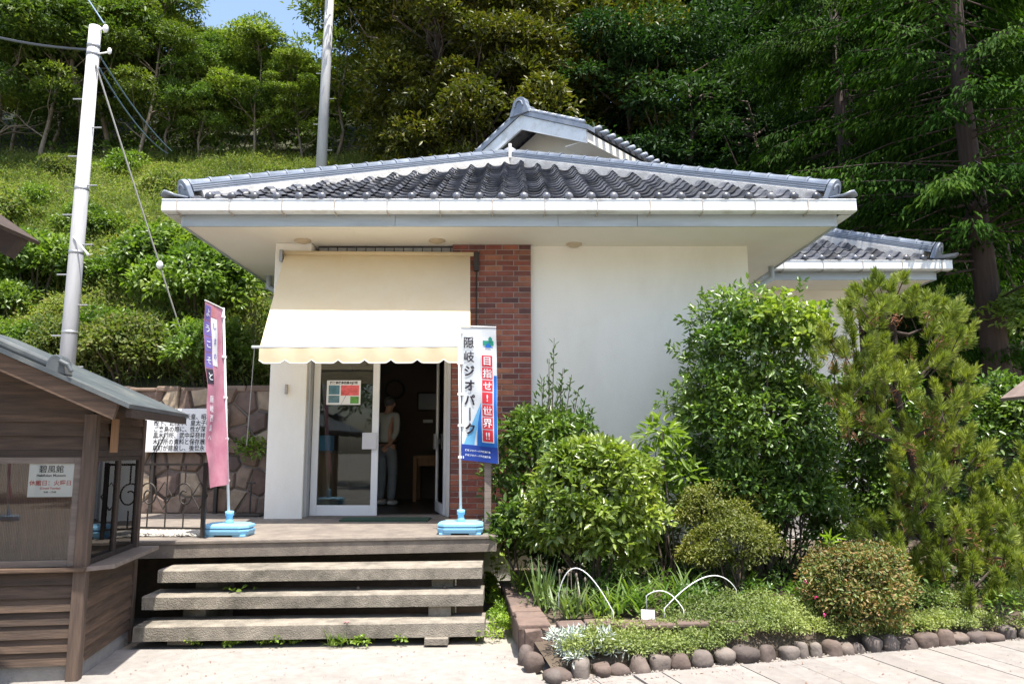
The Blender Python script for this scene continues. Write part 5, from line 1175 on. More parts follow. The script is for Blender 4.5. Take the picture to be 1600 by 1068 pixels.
# ================================================================== UTILITY POLES AND WIRES
def upole(label, p0, p1, r0, r1, steps):
    rt = thing('utility_pole', label, 'utility pole', p0, 0, 'concrete utility poles'); d = p1 - p0
    m_ = MB(); m_.tube([p0 - d.normalized() * .8, p0.lerp(p1, .5), p1], [r0 * 1.03, (r0 + r1) / 2, r1], 18); m_.build('shaft', M['pole'], rt, True)
    for k in range(steps):
        t = .10 + k * .8 / steps; c = p0.lerp(p1, t); s_ = 1 if k % 2 else -1; r = r0 + (r1 - r0) * t
        m_ = MB(); m_.tube([c + Vector((s_ * r * .8, -.02, 0)), c + Vector((s_ * (r + .13), -.02, 0))], .011, 6); m_.build('step_bolt', M['galv'], rt)
    return rt
p0 = at(104, 640, 12.4); p0 = Vector((p0.x, 12.4, hill_h(p0.x, 12.4) - .1)); UPY = 10.2; ptop = at(149, 42, UPY)
pA = at(103, 590, UPY); dd = (ptop - pA).normalized(); base = ptop - dd * ((ptop.z - ZD) / dd.z)
up1 = upole('pale concrete utility pole with wires rising behind the kiosk', base, ptop, .108, .080, 13)
for z_, r_ in ((-.3, .087), (-.42, .087), (-2.4, .092), (-3.3, .097), (-4.4, .102)):
    c = ptop + dd * z_; m_ = MB(); m_.tube([c - dd * .02, c + dd * .02], r_, 16); m_.build('band', M['galv'], up1, True)
m_ = MB(); c = ptop - dd * .12; m_.tube([c, c + Vector((.14, -.02, .10))], .012, 6); m_.ball(c + Vector((.16, -.02, .08)), .04, .04, .06, 10, 6); m_.build('insulator', M['porcelain'], up1, True); m_ = MB(); m_.tube([c - Vector((0, 0, .3)), c + Vector((.22, -.02, -.28))], .012, 6); m_.ball(c + Vector((.24, -.02, -.26)), .03, .03, .05); m_.build('insulator', M['porcelain'], up1, True)
m_ = MB(); c = ptop - dd * 3.2; m_.tube([c + Vector((.0, -.1, .1)), c + Vector((.2, -.12, -.12)), c + Vector((.24, -.12, -.17))], [.01, .012, .025], 6); m_.build('clamp', M['porcelain'], up1, True)
p2t = at(517, -40, 19.5); p2b = at(503, 240, 19.5); d2_ = (p2t - p2b).normalized(); b2_ = p2b - d2_ * ((p2b.z - hill_h(p2b.x, 19.5)) / d2_.z + .2) if hill_h(p2b.x, 19.5) < p2b.z else p2b
upole('slim concrete utility pole standing on the hill above the roof', b2_, p2t + d2_ * 1.5, .15, .105, 9)
def wire(name, label, A, B, sag, r, mat, n=14, cat='wire', group=None):
    pts = [A.lerp(B, i / n) - Vector((0, 0, sag * 4 * (i / n) * (1 - i / n))) for i in range(n + 1)]
    m_ = MB(); m_.tube(pts, r, 5); return tag(m_.build(name, mat), label, cat, group)
wire('power_cable', 'thick dark cable running left from the pole top', ptop - dd * .35, at(-120, 22, 11.0), .12, .02, M['wire'])
wire('telephone_wire', 'upper blue wire running down from the pole towards the hillside', ptop - dd * .45 + Vector((.1, 0, 0)), at(268, 236, 14.5), .10, .011, M['wire_blue'])
wire('telephone_wire', 'lower blue wire running down from the pole towards the hillside', ptop - dd * .62 + Vector((.1, 0, 0)), at(262, 240, 14.3), .16, .011, M['wire_blue'])
wire('telephone_wire', 'thin wire leaving the pole top out of the frame upwards', ptop + Vector((.12, 0, .05)), at(118, -30, 11.0), .0, .011, M['wire_blue'])
ga, gb = ptop - dd * .6 + Vector((.08, -.05, 0)), at(297, 545, 11.6); gb.z = at(297, 560, 11.6).z
gb = Vector((gb.x, 11.9, hill_h(gb.x, 11.9))) if False else gb
gw = thing('guy_wire', 'steel guy wire with white insulator anchored beyond the stone wall', 'wire', gb)
m_ = MB(); ge = gb + (gb - ga).normalized() * .9; m_.tube([ga, ga.lerp(gb, .5), ge], .012, 5); m_.build('strand', M['steel_wire'], gw)
m_ = MB(); c = ga.lerp(gb, .665); m_.ball(c, .05, .05, .065, 10, 6); m_.build('insulator', M['porcelain'], gw, True)
# ================================================================== PLANTING BED
bedz = 0.235
m_ = MB(); pts = [(0.16, 6.42), (2.1, 6.62), (3.2, 7.1), (7.5, 8.2), (7.5, 12.8), (3.12, 12.8), (3.12, WY - .01), (0.26, WY - .01), (-.0, WY - .01), (-.0, 8.6)]
m_.prism([(x, y, -0.01) for x, y in pts], (0, 0, bedz - .02)); tag(m_.build('planting_bed', M['soil']), kind='structure')
# lower bed between planter wall and cobble edging
m_ = MB(); b0, b1 = E0 + Vector((.05, .12, 0)), E0 + ed * 8.0 - en * .10
m_.add([(b0.x, b0.y, .05), (b1.x, b1.y, .05), (b1.x, b1.y + 1.2, .22), (3.2, 7.12, .215), (2.1, 6.64, .2), (.16, 6.44, .15), (b0.x, b0.y, -.02), (b1.x, b1.y, -.02)], [(0, 1, 2, 3, 4, 5), (6, 7, 1, 0)])
tag(m_.build('flower_bed', M['soil']), kind='structure')
# planter wall
pw = thing('planter_wall', 'low brown stone planter wall beside the concrete steps', 'planter', (.13, 6.4, 0))
A, B = Vector((.10, 6.40, 0)), Vector((-.09, 8.6, 0)); dl = (B - A).normalized(); nl = Vector((-dl.y, dl.x, 0))
m_ = MB(); m_.prism([A + nl * -.02, B + nl * -.02, B - nl * .22, A - nl * .24], (0, 0, .22)); C_ = Vector((2.05, 6.60, 0)); df = (C_ - A).normalized(); nf = Vector((df.y, -df.x, 0))
m_.prism([A + df * .02 - nf * .01, C_ - nf * .01, C_ - nf * .2, A + df * .25 - nf * .2], (0, 0, .219)); m_.build('backing', M['stone_joint'], pw)
rubble(pw, 'stone', M['planter'], 2.2, .235, .30, lambda u, v: A + dl * u + nl * .0 + Vector((0, 0, v)), nl, 31, .006, .03, 1.2)
rubble(pw, 'stone', M['planter'], 1.95, .235, .30, lambda u, v: A + df * u + Vector((0, 0, v)), nf, 32, .006, .03, 1.2)
rng = random.Random(12)
def caps(o, d, n, L, wdt):
    k = 0.0
    while k < L - .05:
        s_ = min(rng.uniform(.22, .38), L - k); j = rng.uniform(-.012, .012)
        m_ = MB(); a_ = o + d * (k + .005) + n * (.045 + j); b_ = o + d * (k + s_ - .005) + n * (.045 + j)
        m_.prism([a_ + Vector((0, 0, .218)), b_ + Vector((0, 0, .218)), b_ - n * (wdt + j) + Vector((0, 0, .218)), a_ - n * wdt + Vector((0, 0, .218))], (0, 0, .045 + rng.uniform(-.008, .01))); m_.build('coping_stone', M['planter'], pw, bevel=.012); k += s_
caps(A, dl, nl, 2.2, .26); caps(A + df * .27, df, nf, 1.65, .2)
# cobble edging
ce = thing('cobble_edging', 'row of rounded brown cobbles edging the flower bed', 'edging', E0)
rng = random.Random(77); k = 0.0
def cobble(c, rx, ry, rz_, ang, seed):
    r_ = random.Random(seed); m_ = MB(); m_.ball((0, 0, 0), rx, ry, rz_, 12, 8); ph = [r_.uniform(0, 6) for _ in range(6)]; vs = []
    for v in m_.v:
        v = Vector(v); n_ = v.normalized(); s_ = 1 + .12 * math.sin(n_.x * 3 + ph[0]) + .10 * math.sin(n_.y * 4 + ph[1]) + .10 * math.sin(n_.z * 4 + ph[2])
        # squarish profile
        v = Vector([math.copysign(abs(a_) ** .76 * b_ ** .24, a_) for a_, b_ in zip(v, (rx, ry, rz_))]); v = v * s_
        v.rotate(Quaternion((0, 0, 1), ang)); vs.append(v + c)
    m_.v = [tuple(v) for v in vs]; return m_.build('cobble', M['cobble'], ce, True)
i = 0
while k < 4.6:
    rx = rng.uniform(.052, .105); c = E0 + ed * (k + rx) + en * rng.uniform(-.02, .02)
    if 3.0 < k < 3.3 and rng.random() < .3: pass
    cobble(Vector((c.x, c.y, rng.uniform(.015, .05))), rx, rng.uniform(.055, .085), rng.uniform(.05, .09), math.atan2(ed.y, ed.x) + rng.uniform(-.5, .5), i); k += 2 * rx + rng.uniform(-.02, .02); i += 1
cobble(Vector((.16, 6.1, .06)), .07, .07, .10, 0.3, 501); cobble(Vector((.12, 6.28, .05)), .07, .06, .09, 0.9, 502); cobble(Vector((.30, 5.80, .035)), .06, .06, .055, 0.1, 503)
# white plant tag and the two white hoops
q = ground_at(1010, 998, .06); q.y -= 0.0
tg = thing('plant_tag', 'blank white plastic plant tag leaning in the groundcover', 'tag', q)
m_ = MB(); m_.prism([q + Vector((-.055, -.10, .08)), q + Vector((.06, -.10, .07)), q + Vector((.065, -.06, .25)), q + Vector((-.05, -.06, .255))], (0, .006, 0)); m_.build('plate', M['plastic_white'], tg, bevel=.002)
m_ = MB(); m_.box(q.x - .008, q.x + .012, q.y - .066, q.y - .052, -.02, q.z + .12); m_.build('stake', M['plastic_white'], tg)
def hoop(label, pl, pr, pt, Y0, Y1):
    a_ = at(*pl, Y0); b_ = at(*pr, Y1); t_ = at(*pt, (Y0 + Y1) / 2); pts = []
    for i in range(17):
        s_ = i / 16; q_ = a_.lerp(b_, s_); h = 1 - (2 * s_ - 1) ** 2; mid = a_.lerp(b_, .5); pts.append(q_ + (t_ - mid) * h)
    m_ = MB(); m_.tube([pts[0] - Vector((0, 0, .15))] + pts + [pts[-1] - Vector((0, 0, .15))], .0048, 6); tag(m_.build('garden_hoop', M['plastic_white'], smooth=True), label, 'hoop', 'white garden hoops in the bed')
hoop('white garden hoop arching over the iris clump by the planter wall', (873, 925), (958, 955), (905, 888), 6.75, 6.6)
hoop('long white garden hoop arching towards the azaleas', (1038, 950), (1150, 920), (1105, 900), 6.75, 7.0)
hoop('low white garden hoop between the two taller hoops', (1010, 930), (1068, 952), (1040, 924), 6.8, 6.7)

# ================================================================== SHRUBS IN THE BED
R = lambda s: np.random.default_rng(s)
def ctr(px0, px1, py0, py1, Y): a_, b_ = at(px0, py0, Y), at(px1, py1, Y); return ((a_.x + b_.x) / 2, Y, (a_.z + b_.z) / 2), (b_.x - a_.x) / 2, (a_.z - b_.z) / 2
# glossy round shrub
c, rx, rz_ = ctr(814, 1046, 684, 905, 7.7); r_ = R(1); C, Rr = dome_clumps(r_, c, rx, rx * .9, rz_, 150, .135, low=-.8, sq=.2)
make_shrub('glossy_shrub', 'large round glossy light-green shrub beside the banner', 'shrub', (c[0], c[1], .2), C, Rr, 85, .078, .035, M['lf_gloss'], 1, 12, .016, low=-.6)
# taller dark shrub behind it, with upright sprays
c, rx, rz_ = ctr(768, 945, 632, 860, 8.75); r_ = R(2); C, Rr = dome_clumps(r_, c, rx, rx * .7, rz_, 48, .2, low=-.6)
sp = []
for px, py in ((866, 528), (858, 560), (880, 575), (893, 585), (846, 590), (905, 605), (872, 600), (838, 618), (915, 622), (926, 640), (884, 610)):
    t_ = at(px, py, 8.75); b_ = Vector((c[0] + (t_.x - c[0]) * .4, 8.75, c[2] + .2)); n_ = 46; tt = r_.random(n_) ** .8
    P = np.array([b_.lerp(t_, float(x)) for x in tt]) + r_.normal(size=(n_, 3)) * .012
    D = rdir(r_, n_) * .8 + np.array([0, 0, .75]); sp.append(leaf_arrays(P, D, rdir(r_, n_), np.full(n_, .075), np.full(n_, .024), six=True))
sb = make_shrub('upright_shrub', 'dark green shrub with tall thin upright sprays against the wall', 'shrub', (c[0], c[1], .2), C, Rr, 100, .095, .034, M['lf_dark'], 2, 6, .02, low=-.6, extra=join_arrays(sp))
mb = MB()
for px, py in ((866, 528), (880, 575), (893, 585), (846, 590), (905, 605), (858, 560)):
    t_ = at(px, py, 8.75); mb.tube([Vector((c[0] + (t_.x - c[0]) * .3, 8.75, c[2])), Vector((c[0] + (t_.x - c[0]) * .7, 8.75, (c[2] + t_.z) / 2)), t_], [.009, .007, .003], 5)
mb.build('spray', M['bark'], sb)
c, rx, rz_ = ctr(775, 1075, 790, 915, 8.9); r_ = R(33); C, Rr = dome_clumps(r_, c, rx, .35, rz_, 60, .17, low=-.4, sq=.5)
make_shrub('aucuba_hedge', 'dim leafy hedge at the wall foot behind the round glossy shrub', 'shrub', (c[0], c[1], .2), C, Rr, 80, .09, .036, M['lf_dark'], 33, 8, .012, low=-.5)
# lower leaves between step and shrub
c, rx, rz_ = ctr(768, 850, 790, 900, 8.1); r_ = R(3); C, Rr = dome_clumps(r_, c, rx, .3, rz_, 18, .14)
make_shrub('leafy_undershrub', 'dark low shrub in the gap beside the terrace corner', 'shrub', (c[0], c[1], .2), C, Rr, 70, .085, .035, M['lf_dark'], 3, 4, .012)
# lime-leaved plant
c, rx, rz_ = ctr(1005, 1078, 662, 800, 8.3); r_ = R(4); C = np.array([at(px, py, 8.3 + .1 * (i % 3)) for i, (px, py) in enumerate(((1035, 672), (1022, 682), (1050, 690), (1028, 712), (1062, 716), (1045, 735), (1075, 745), (1024, 750), (1050, 775), (1070, 790)))]); Rr = np.full((len(C), 3), .13)
make_shrub('lime_shrub', 'lime-green pointed-leaved plant between the round shrub and dense tree', 'shrub', (c[0], c[1], .2), C, Rr, 55, .13, .038, M['lf_lime'], 4, 6, .012, low=-.9, jit=.3)
# big dense small tree
c, rx, rz_ = ctr(1052, 1318, 448, 875, 8.75); r_ = R(5); C, Rr = dome_clumps(r_, c, rx * .95, rx * .9, rz_, 210, .225, low=-.9, sq=.6)
sp = []
for px, py in ((1095, 455), (1062, 495), (1075, 475), (1040, 540), (1030, 615), (1022, 632), (1045, 640), (1040, 665), (1052, 600), (1300, 470), (1255, 440)):
    t_ = at(px, py, 8.7); b_ = Vector((c[0] + (t_.x - c[0]) * .72, 8.7, c[2] + (t_.z - c[2]) * .8)); n_ = 34; tt = r_.random(n_)
    P = np.array([b_.lerp(t_, float(x)) for x in tt]) + r_.normal(size=(n_, 3)) * .02
    sp.append(leaf_arrays(P, rdir(r_, n_) + np.array(((t_ - b_).normalized())) * .8, rdir(r_, n_) + np.array([0, 0, 1]), np.full(n_, .075), np.full(n_, .03), six=True))
make_shrub('dense_evergreen', 'tall dense evergreen bush in front of the white wall corner', 'shrub', (c[0], c[1], .2), C, Rr, 130, .072, .030, M['lf_dark'], 5, 12, .03, low=-.5, extra=join_arrays(sp))
c2, rx2, rz2 = ctr(1150, 1300, 450, 620, 8.2); r_ = R(55); C, Rr = dome_clumps(r_, c2, rx2, .35, rz2, 22, .16)
make_shrub('climbing_vine', 'pale-leaved vine spreading over the top of the dense evergreen', 'vine', (c[0] + .3, c[1] - .2, .2), C, Rr, 48, .075, .05, M['lf_gloss'], 55, 4, .01)
c, rx, rz_ = ctr(1085, 1345, 730, 900, 8.9); r_ = R(56); C, Rr = dome_clumps(r_, c, rx, .5, rz_, 60, .2, low=-.5, sq=.5)
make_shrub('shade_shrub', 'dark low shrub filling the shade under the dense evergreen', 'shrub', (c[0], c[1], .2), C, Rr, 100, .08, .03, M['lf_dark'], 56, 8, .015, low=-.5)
c, rx, rz_ = ctr(1290, 1470, 560, 900, 9.4); r_ = R(57); C, Rr = dome_clumps(r_, c, rx, .6, rz_, 110, .24, low=-.7, sq=.5)
make_shrub('holly_bush', 'dark glossy bush in the gap behind the pine', 'shrub', (c[0], c[1], .2), C, Rr, 110, .075, .034, M['lf_dark'], 57, 8, .025, low=-.5)
# azaleas
for nm, lb, bx_, Y, k, sd, mt, L, W in (('azalea', 'rounded yellow-green azalea mound in the middle of the bed', (1062, 1224, 806, 905), 7.8, 60, 6, 'lf_azalea', .034, .015),
                                ('azalea', 'small dim azalea mound under the lime-leaved plant', (1052, 1190, 764, 830), 8.15, 34, 7, 'lf_azalea', .034, .015),
                                ('azalea', 'rounded azalea tinged red-brown near the cobble edging', (1236, 1448, 850, 1010), 7.0, 90, 8, 'lf_azred', .036, .017)):
    c, rx, rz_ = ctr(*bx_, Y); r_ = R(sd); C, Rr = dome_clumps(r_, c, rx, rx * .85, rz_, k, .13 if sd != 8 else .14, low=-.6)
    o = make_shrub(nm, lb, 'shrub', (c[0], c[1], .12), C, Rr, 190, L, W, M[mt], sd, 10, .012, six=False, jit=.9, low=-.5, group='azaleas in the bed')
    if sd == 8:
        P = np.array([at(px, py, 6.5) for px, py in ((1259, 908), (1275, 933), (1288, 960))]); fl = []
        for p_ in P: fl.append(leaf_arrays(np.repeat(p_[None], 7, 0), rdir(r_, 7), rdir(r_, 7), np.full(7, .02), np.full(7, .016)))
        leaf_obj('flower', join_arrays(fl), M['petal'], o)
# small pointed sprig above the red azalea
q = at(1298, 845, 7.05); r_ = R(9)
sprig = thing('sprig', 'young pointed-leaf shoot standing above the red azalea', 'plant', (q.x, q.y, .3))
leaf_obj('foliage', leaf_arrays(np.repeat(np.array([q]), 12, 0) + r_.normal(size=(12, 3)) * .02, rdir(r_, 12) * np.array([1, 1, .4]) + np.array([0, 0, .35]), rdir(r_, 12) + np.array([0, 0, 2]), np.full(12, .13), np.full(12, .03), six=True), M['lf_lime'], sprig)
mb = MB(); mb.tube([(q.x, q.y, .3), (q.x, q.y, q.z)], .006, 5); mb.build('stem', M['bark'], sprig)
# hedge camellia at the right, behind the pine
c, rx, rz_ = ctr(1500, 1680, 590, 900, 10.2); r_ = R(10); C, Rr = dome_clumps(r_, c, rx, .7, rz_, 90, .26, low=-.7)
make_shrub('camellia', 'glossy dark camellia hedge under the notice board roof', 'shrub', (c[0], c[1], .2), C, Rr, 110, .075, .04, M['lf_dark'], 10, 8, .03, low=-.5)
c, rx, rz_ = ctr(1555, 1680, 455, 560, 13.0); r_ = R(101); C, Rr = dome_clumps(r_, c, rx, .8, rz_, 40, .3)
make_shrub('laurel', 'sunlit laurel bush beside the conifer trunk', 'shrub', (c[0], c[1], .0), C, Rr, 90, .10, .05, M['lf_bush'], 101, 6, .03)

# ------------------------------------------------------------------ the pine
r_ = R(20); pb = ground_at(1478, 952, .2); PYv = 7.9
pine = thing('pine_tree', 'small bushy pine with upright shoots at the right of the bed', 'tree', (at(1470, 930, PYv).x, PYv, .1))
trunk_px = [(1470, 960), (1462, 860), (1440, 760), (1418, 690), (1400, 610), (1398, 520), (1388, 450)]
tp = [at(px, py, PYv) for px, py in trunk_px]; mb = MB(); mb.tube(tp, [.07, .062, .055, .046, .036, .024, .012], 8)
tufts = []; heads = []
pads = [((1384, 470), 52, 40, 14), ((1440, 500), 55, 34, 12), ((1478, 530), 34, 44, 10), ((1340, 545), 50, 42, 13), ((1310, 590), 42, 38, 9), ((1420, 570), 60, 40, 14), ((1370, 615), 52, 40, 14), ((1340, 655), 42, 36, 9), ((1480, 620), 42, 50, 11), ((1450, 680), 46, 36, 10),
        ((1440, 740), 46, 40, 11), ((1500, 720), 44, 44, 11), ((1420, 800), 56, 44, 13), ((1390, 850), 46, 40, 10), ((1510, 790), 54, 50, 15), ((1570, 800), 44, 60, 13), ((1470, 870), 60, 44, 15), ((1550, 870), 56, 44, 14), ((1600, 850), 50, 50, 12), ((1520, 920), 56, 36, 12), ((1590, 930), 46, 36, 10), ((1430, 900), 40, 36, 8), ((1620, 760), 40, 50, 8), ((1345, 500), 36, 34, 8)]
for (pc, rpx, rpy, k) in pads:
    k = int(k * 2.0)
    for i in range(k):
        a_ = r_.random() * 6.28; q_ = math.sqrt(r_.random()); yy = PYv + r_.normal() * .32 - .12
        p_ = at(pc[0] + math.cos(a_) * q_ * rpx, pc[1] + math.sin(a_) * q_ * rpy, yy)
        d = Vector((math.cos(a_) * q_ * .95 + r_.normal() * .2, r_.normal() * .4 - .25, 1.0)).normalized(); tufts.append((p_, d, .08 + .09 * r_.random()))
    # limb to the pad
    pc3 = at(pc[0], pc[1] + rpy * .4, PYv); best = min(tp, key=lambda t_: (t_ - pc3).length + (0 if t_.z < pc3.z + .1 else 3))
    mb.tube([best, best.lerp(pc3, .5) - Vector((0, 0, .04)), pc3], [.026, .018, .008], 6)
needleV = []; nt_ = 190
P = []; D = []; dead = []
for (p_, d, L) in tufts:
    t_ = r_.random(nt_); ax = np.array(d); pos = np.array(p_) + ax * (t_ * L)[:, None]
    rd = rdir(r_, nt_); rd -= (rd @ ax)[:, None] * ax; rd = unit(rd); dirn = rd * (.85 - .5 * t_)[:, None] + ax * (.35 + .6 * t_)[:, None]
    P.append(pos); D.append(dirn)
P = np.concatenate(P); D = np.concatenate(D); n_ = len(P)
leaf_obj('needles', leaf_arrays(P, D, rdir(r_, n_), np.full(n_, .085) * (.7 + .5 * r_.random(n_)), np.full(n_, .0085), fold=.0, droop=0), M['lf_pine'], pine)
P = []
for (p_, d, L) in tufts[::5]:
    for _ in range(20): P.append(np.array(p_) - np.array(d) * r_.uniform(.0, .10) + r_.normal(size=3) * .025)
P = np.array(P); n_ = len(P)
leaf_obj('dead_needles', leaf_arrays(P, rdir(r_, n_) + np.array([0, 0, -.4]), rdir(r_, n_), np.full(n_, .07), np.full(n_, .007), fold=0, droop=0), M['lf_brown'], pine)
for (p_, d, L) in tufts[::2]: mb.tube([p_ - d * .12, p_ + d * L], [.006, .004], 4, False)
mb.build('trunk', M['bark_red'], pine, True)

# ------------------------------------------------------------------ low plants
def clump_plant(name, label, cat, px, py, z, n, L, W, lean, bend, mat, seed, spread=.06, group=None):
    q = ground_at(px, py, z); r_ = R(seed); rt = thing(name, label, cat, q, 0, group)
    P = np.array(q) + np.stack([r_.normal(size=n) * spread, r_.normal(size=n) * spread, np.zeros(n)], 1); leaf_obj('leaves', blades(r_, P, L, W, lean, bend), M[mat], rt); return rt
o = clump_plant('iris_clump', 'broad pale-green iris fan under the white hoop', 'plant', 893, 962, .25, 60, .30, .014, .75, .35, 'lf_iris', 40, .06)
r_ = R(41); q = ground_at(893, 962, .25); mb = MB(); sv = []
for i in range(6):
    b_ = Vector(q) + Vector((r_.normal() * .08, r_.normal() * .04, 0)); t_ = b_ + Vector((r_.normal() * .04, r_.normal() * .03, .28 + .1 * r_.random())); mb.tube([b_, t_], .004, 5); mb.ball(t_, .011, .011, .022, 6, 5)
mb.build('seed_head', M['bark_pale'], o)
clump_plant('strap_plant', 'stiff grey-green strap plant at the planter wall corner', 'plant', 848, 948, .25, 34, .40, .014, .35, .15, 'lf_iris', 42, .05)
clump_plant('daylily', 'arching daylily clump under the round shrub', 'plant', 990, 952, .25, 90, .42, .012, .85, 1.3, 'lf_blade', 43, .10)
clump_plant('daylily', 'daylily clump between the low hoop and yellow azalea', 'plant', 1062, 946, .25, 90, .42, .012, .9, 1.3, 'lf_blade', 44, .12)
clump_plant('daylily', 'bright arching daylily tuft left of the red azalea', 'plant', 1168, 925, .2, 80, .34, .011, .8, 1.2, 'lf_lime', 45, .07)
clump_plant('daylily', 'short daylily clump low behind the iris', 'plant', 948, 958, .25, 60, .28, .013, .8, .9, 'lf_blade', 46, .08)
clump_plant('strap_plant', 'tufted strap plant tucked behind the planter corner', 'plant', 826, 926, .25, 60, .40, .010, .7, 1.0, 'lf_blade', 47, .07)
clump_plant('grass_tuft', 'tuft of grass in the crack below the bottom step', 'grass tuft', 525, 1006, .0, 46, .17, .005, .9, .9, 'lf_blade', 48, .045)
# silver dusty miller
r_ = R(50); c = ground_at(903, 1030, .05); C = np.array([(c.x + r_.normal() * .11, c.y + r_.normal() * .08, .06 + .17 * r_.random()) for _ in range(34)])
o = thing('silver_plant', 'silvery white-leaved plant at the corner of the cobble edging', 'plant', c)
leaf_obj('foliage', clump_leaves(r_, C, np.full((34, 3), .055), 42, .06, .014, up=.2, low=-.1), M['lf_silver'], o)
mb = MB()
for q_ in C[:14]: mb.tube([(c.x, c.y, .03), tuple(q_)], .005, 4)
mb.build('stem', M['lf_silver'], o)
# groundcover over the low bed (uncountable)
def cover(name, label, P, rad, n, L, W, mat, seed, six=False, low=0.0, jit=.7):
    r_ = R(seed); Rr = np.full((len(P), 3), rad) * (0.7 + .6 * r_.random((len(P), 1))); return tag(leaf_obj(name, clump_leaves(r_, P, Rr, n, L, W, six=six, low=low, jit=jit), M[mat], None), label, 'groundcover', kind='stuff')
r_ = R(60); P = []
while len(P) < 520:
    u, v = r_.random() * 4.3, r_.random() ** 1.0 * .62; q_ = E0 + ed * u - en * (.06 + v)
    if q_.x < .42 and v < .3: continue
    if u < 1.3 and v > .40: continue
    if u < .55 and v > .2: continue
    h = .05 + .09 * math.sin(u * 1.9 + 1) ** 2 + (.03 if v > .25 else 0) + .05 * r_.random() + (.05 if u > 1.5 else 0)
    if u > 3.0 and v < .25: h *= .5
    P.append((q_.x, q_.y, h * (.55 + .45 * r_.random()) + .04 + .16 * min(v, .5)))
cover('groundcover', 'pale green groundcover spilling over the low bed', np.array(P), .085, 105, .027, .012, 'lf_cover', 60, jit=.9)
r_ = R(61); P = []
for i in range(260):
    u, v = 4.3 + r_.random() * 3.8, r_.random() * .9; q_ = E0 + ed * u - en * (.0 + v); P.append((q_.x, q_.y, .05 + .16 * v + .04 * r_.random()))
cover('lawn_weeds', 'short weedy lawn beyond the cobble edging', np.array(P), .085, 60, .035, .010, 'lf_cover', 61)
r_ = R(62); P = []
for i in range(240): P.append((r_.uniform(.25, 6.5), r_.uniform(7.0, 9.7), .22 + .10 * r_.random()))
cover('bed_undergrowth', 'dark undergrowth between the shrubs in the bed', np.array(P), .15, 55, .06, .025, 'lf_dark', 62)
# weeds by the steps
r_ = R(63); P = []
for i in range(70):
    t_ = r_.random(); q_ = ground_at(300 + t_ * 480, 1002 - t_ * 8 + r_.normal() * 3, 0); P.append((q_.x, q_.y - .06, .01 + .03 * r_.random() + (.05 * r_.random() if t_ > .6 else 0)))
for i in range(80):
    q_ = ground_at(762 + r_.random() * 48, 915 + r_.random() * 80, 0); P.append((min(q_.x, q_.y * -.086 + .63 - .06), max(q_.y, 6.75), .03 + .10 * r_.random()))
cover('step_weeds', 'small weeds growing along the foot of the steps', np.array(P), .05, 36, .034, .02, 'lf_lime', 63)
for (px, py, z, k, lb, sd, L) in ((775, 900, .15, 26, 'broad-leaved weed beside the top step end', 64, .09), (372, 910, .39, 9, 'little weed sprouting between the upper steps', 65, .055)):
    q = ground_at(px, py, z) if sd != 65 else Vector((STEP_Z[1][0].x + .75, STEP_Z[1][0].y + .22, .387)); r_ = R(sd); rt = thing('weed', lb, 'weed', (q.x, q.y, 0.0 if sd == 64 else .387))
    P = np.array([(q.x + r_.normal() * .06, q.y + r_.normal() * .04, (.05 + r_.random() * .42) if sd == 64 else .40 + r_.random() * .03) for _ in range(k)])
    leaf_obj('leaves', leaf_arrays(P, rdir(r_, k) * np.array([1, 1, .3]), rdir(r_, k) * .5 + np.array([0, -.3, 1]), np.full(k, L), np.full(k, L * .7), six=True), M['lf_lime'], rt)
    mb = MB()
    for p_ in P[::2]: mb.tube([(q.x, q.y, 0 if sd == 64 else .386), tuple(p_)], .003, 4)
    mb.build('stem', M['lf_lime'], rt)
for nm, lb, s_, off in (('pebble', 'small brown pebble on the middle step under the top step', 1, 1.83), ('pebble', 'pebble on the middle step near its right end', 1, 2.62)):
    a_, b_, zz = STEP_Z[s_]; q = a_.lerp(b_, off / (b_ - a_).length); m_ = MB(); m_.ball((q.x, q.y + .20, zz + .014), .018, .015, .018, 8, 6); tag(m_.build(nm, M['cobble'], smooth=True), lb, 'stone', 'pebbles on the steps')
a_, b_, zz = STEP_Z[0]; q = a_.lerp(b_, .60); m_ = MB()
for k in range(5):
    an = k * 1.2566; m_.add([(q.x, q.y + .02, zz + .006), (q.x + .022 * math.cos(an - .4), q.y + .02 + .022 * math.sin(an - .4), zz + .012), (q.x + .03 * math.cos(an), q.y + .02 + .03 * math.sin(an), zz + .008), (q.x + .022 * math.cos(an + .4), q.y + .02 + .022 * math.sin(an + .4), zz + .012)], [(0, 1, 2, 3)])
tag(m_.build('fallen_blossom', M['cl_salmon']), 'tiny pink blossom lying on the bottom step', 'flower')

# ================================================================== HILLSIDE VEGETATION
def hill_pts(r_, n, x0, x1, y0, y1): 
    P = []
    while len(P) < n:
        x, y = r_.uniform(x0, x1), r_.uniform(y0, y1)
        if -3.3 < x < 8 and y < 19: continue
        h = hill_h(x, y)
        if h < .3 and y < 18.5: continue
        P.append((x, y, h))
    return np.array(P)
r_ = R(70)
P = np.concatenate([hill_pts(r_, 950, -14, -3.5, 10.9, 17.5), hill_pts(r_, 900, -17, -2.0, 17, 23.5)]); P[:, 2] += .08
cover('hill_scrub', 'yellow-green scrub covering the upper hillside', P, .36, 135, .085, .026, 'lf_bush2', 70)
P = hill_pts(r_, 500, -26, 16, 23, 34); P[:, 2] += .1
cover('forest_undergrowth', 'dark undergrowth on the forest floor', P, .55, 40, .2, .08, 'lf_forest', 71)
P = hill_pts(r_, 320, -2, 16, 19, 30); P = np.concatenate([P, np.stack([r_.uniform(7.2, 13, 120), r_.uniform(11.5, 18, 120), np.zeros(120)], 1)]); P[:, 2] += .15
cover('shade_undergrowth', 'dark undergrowth in the shade behind the building', P, .55, 45, .18, .07, 'lf_blue', 72)
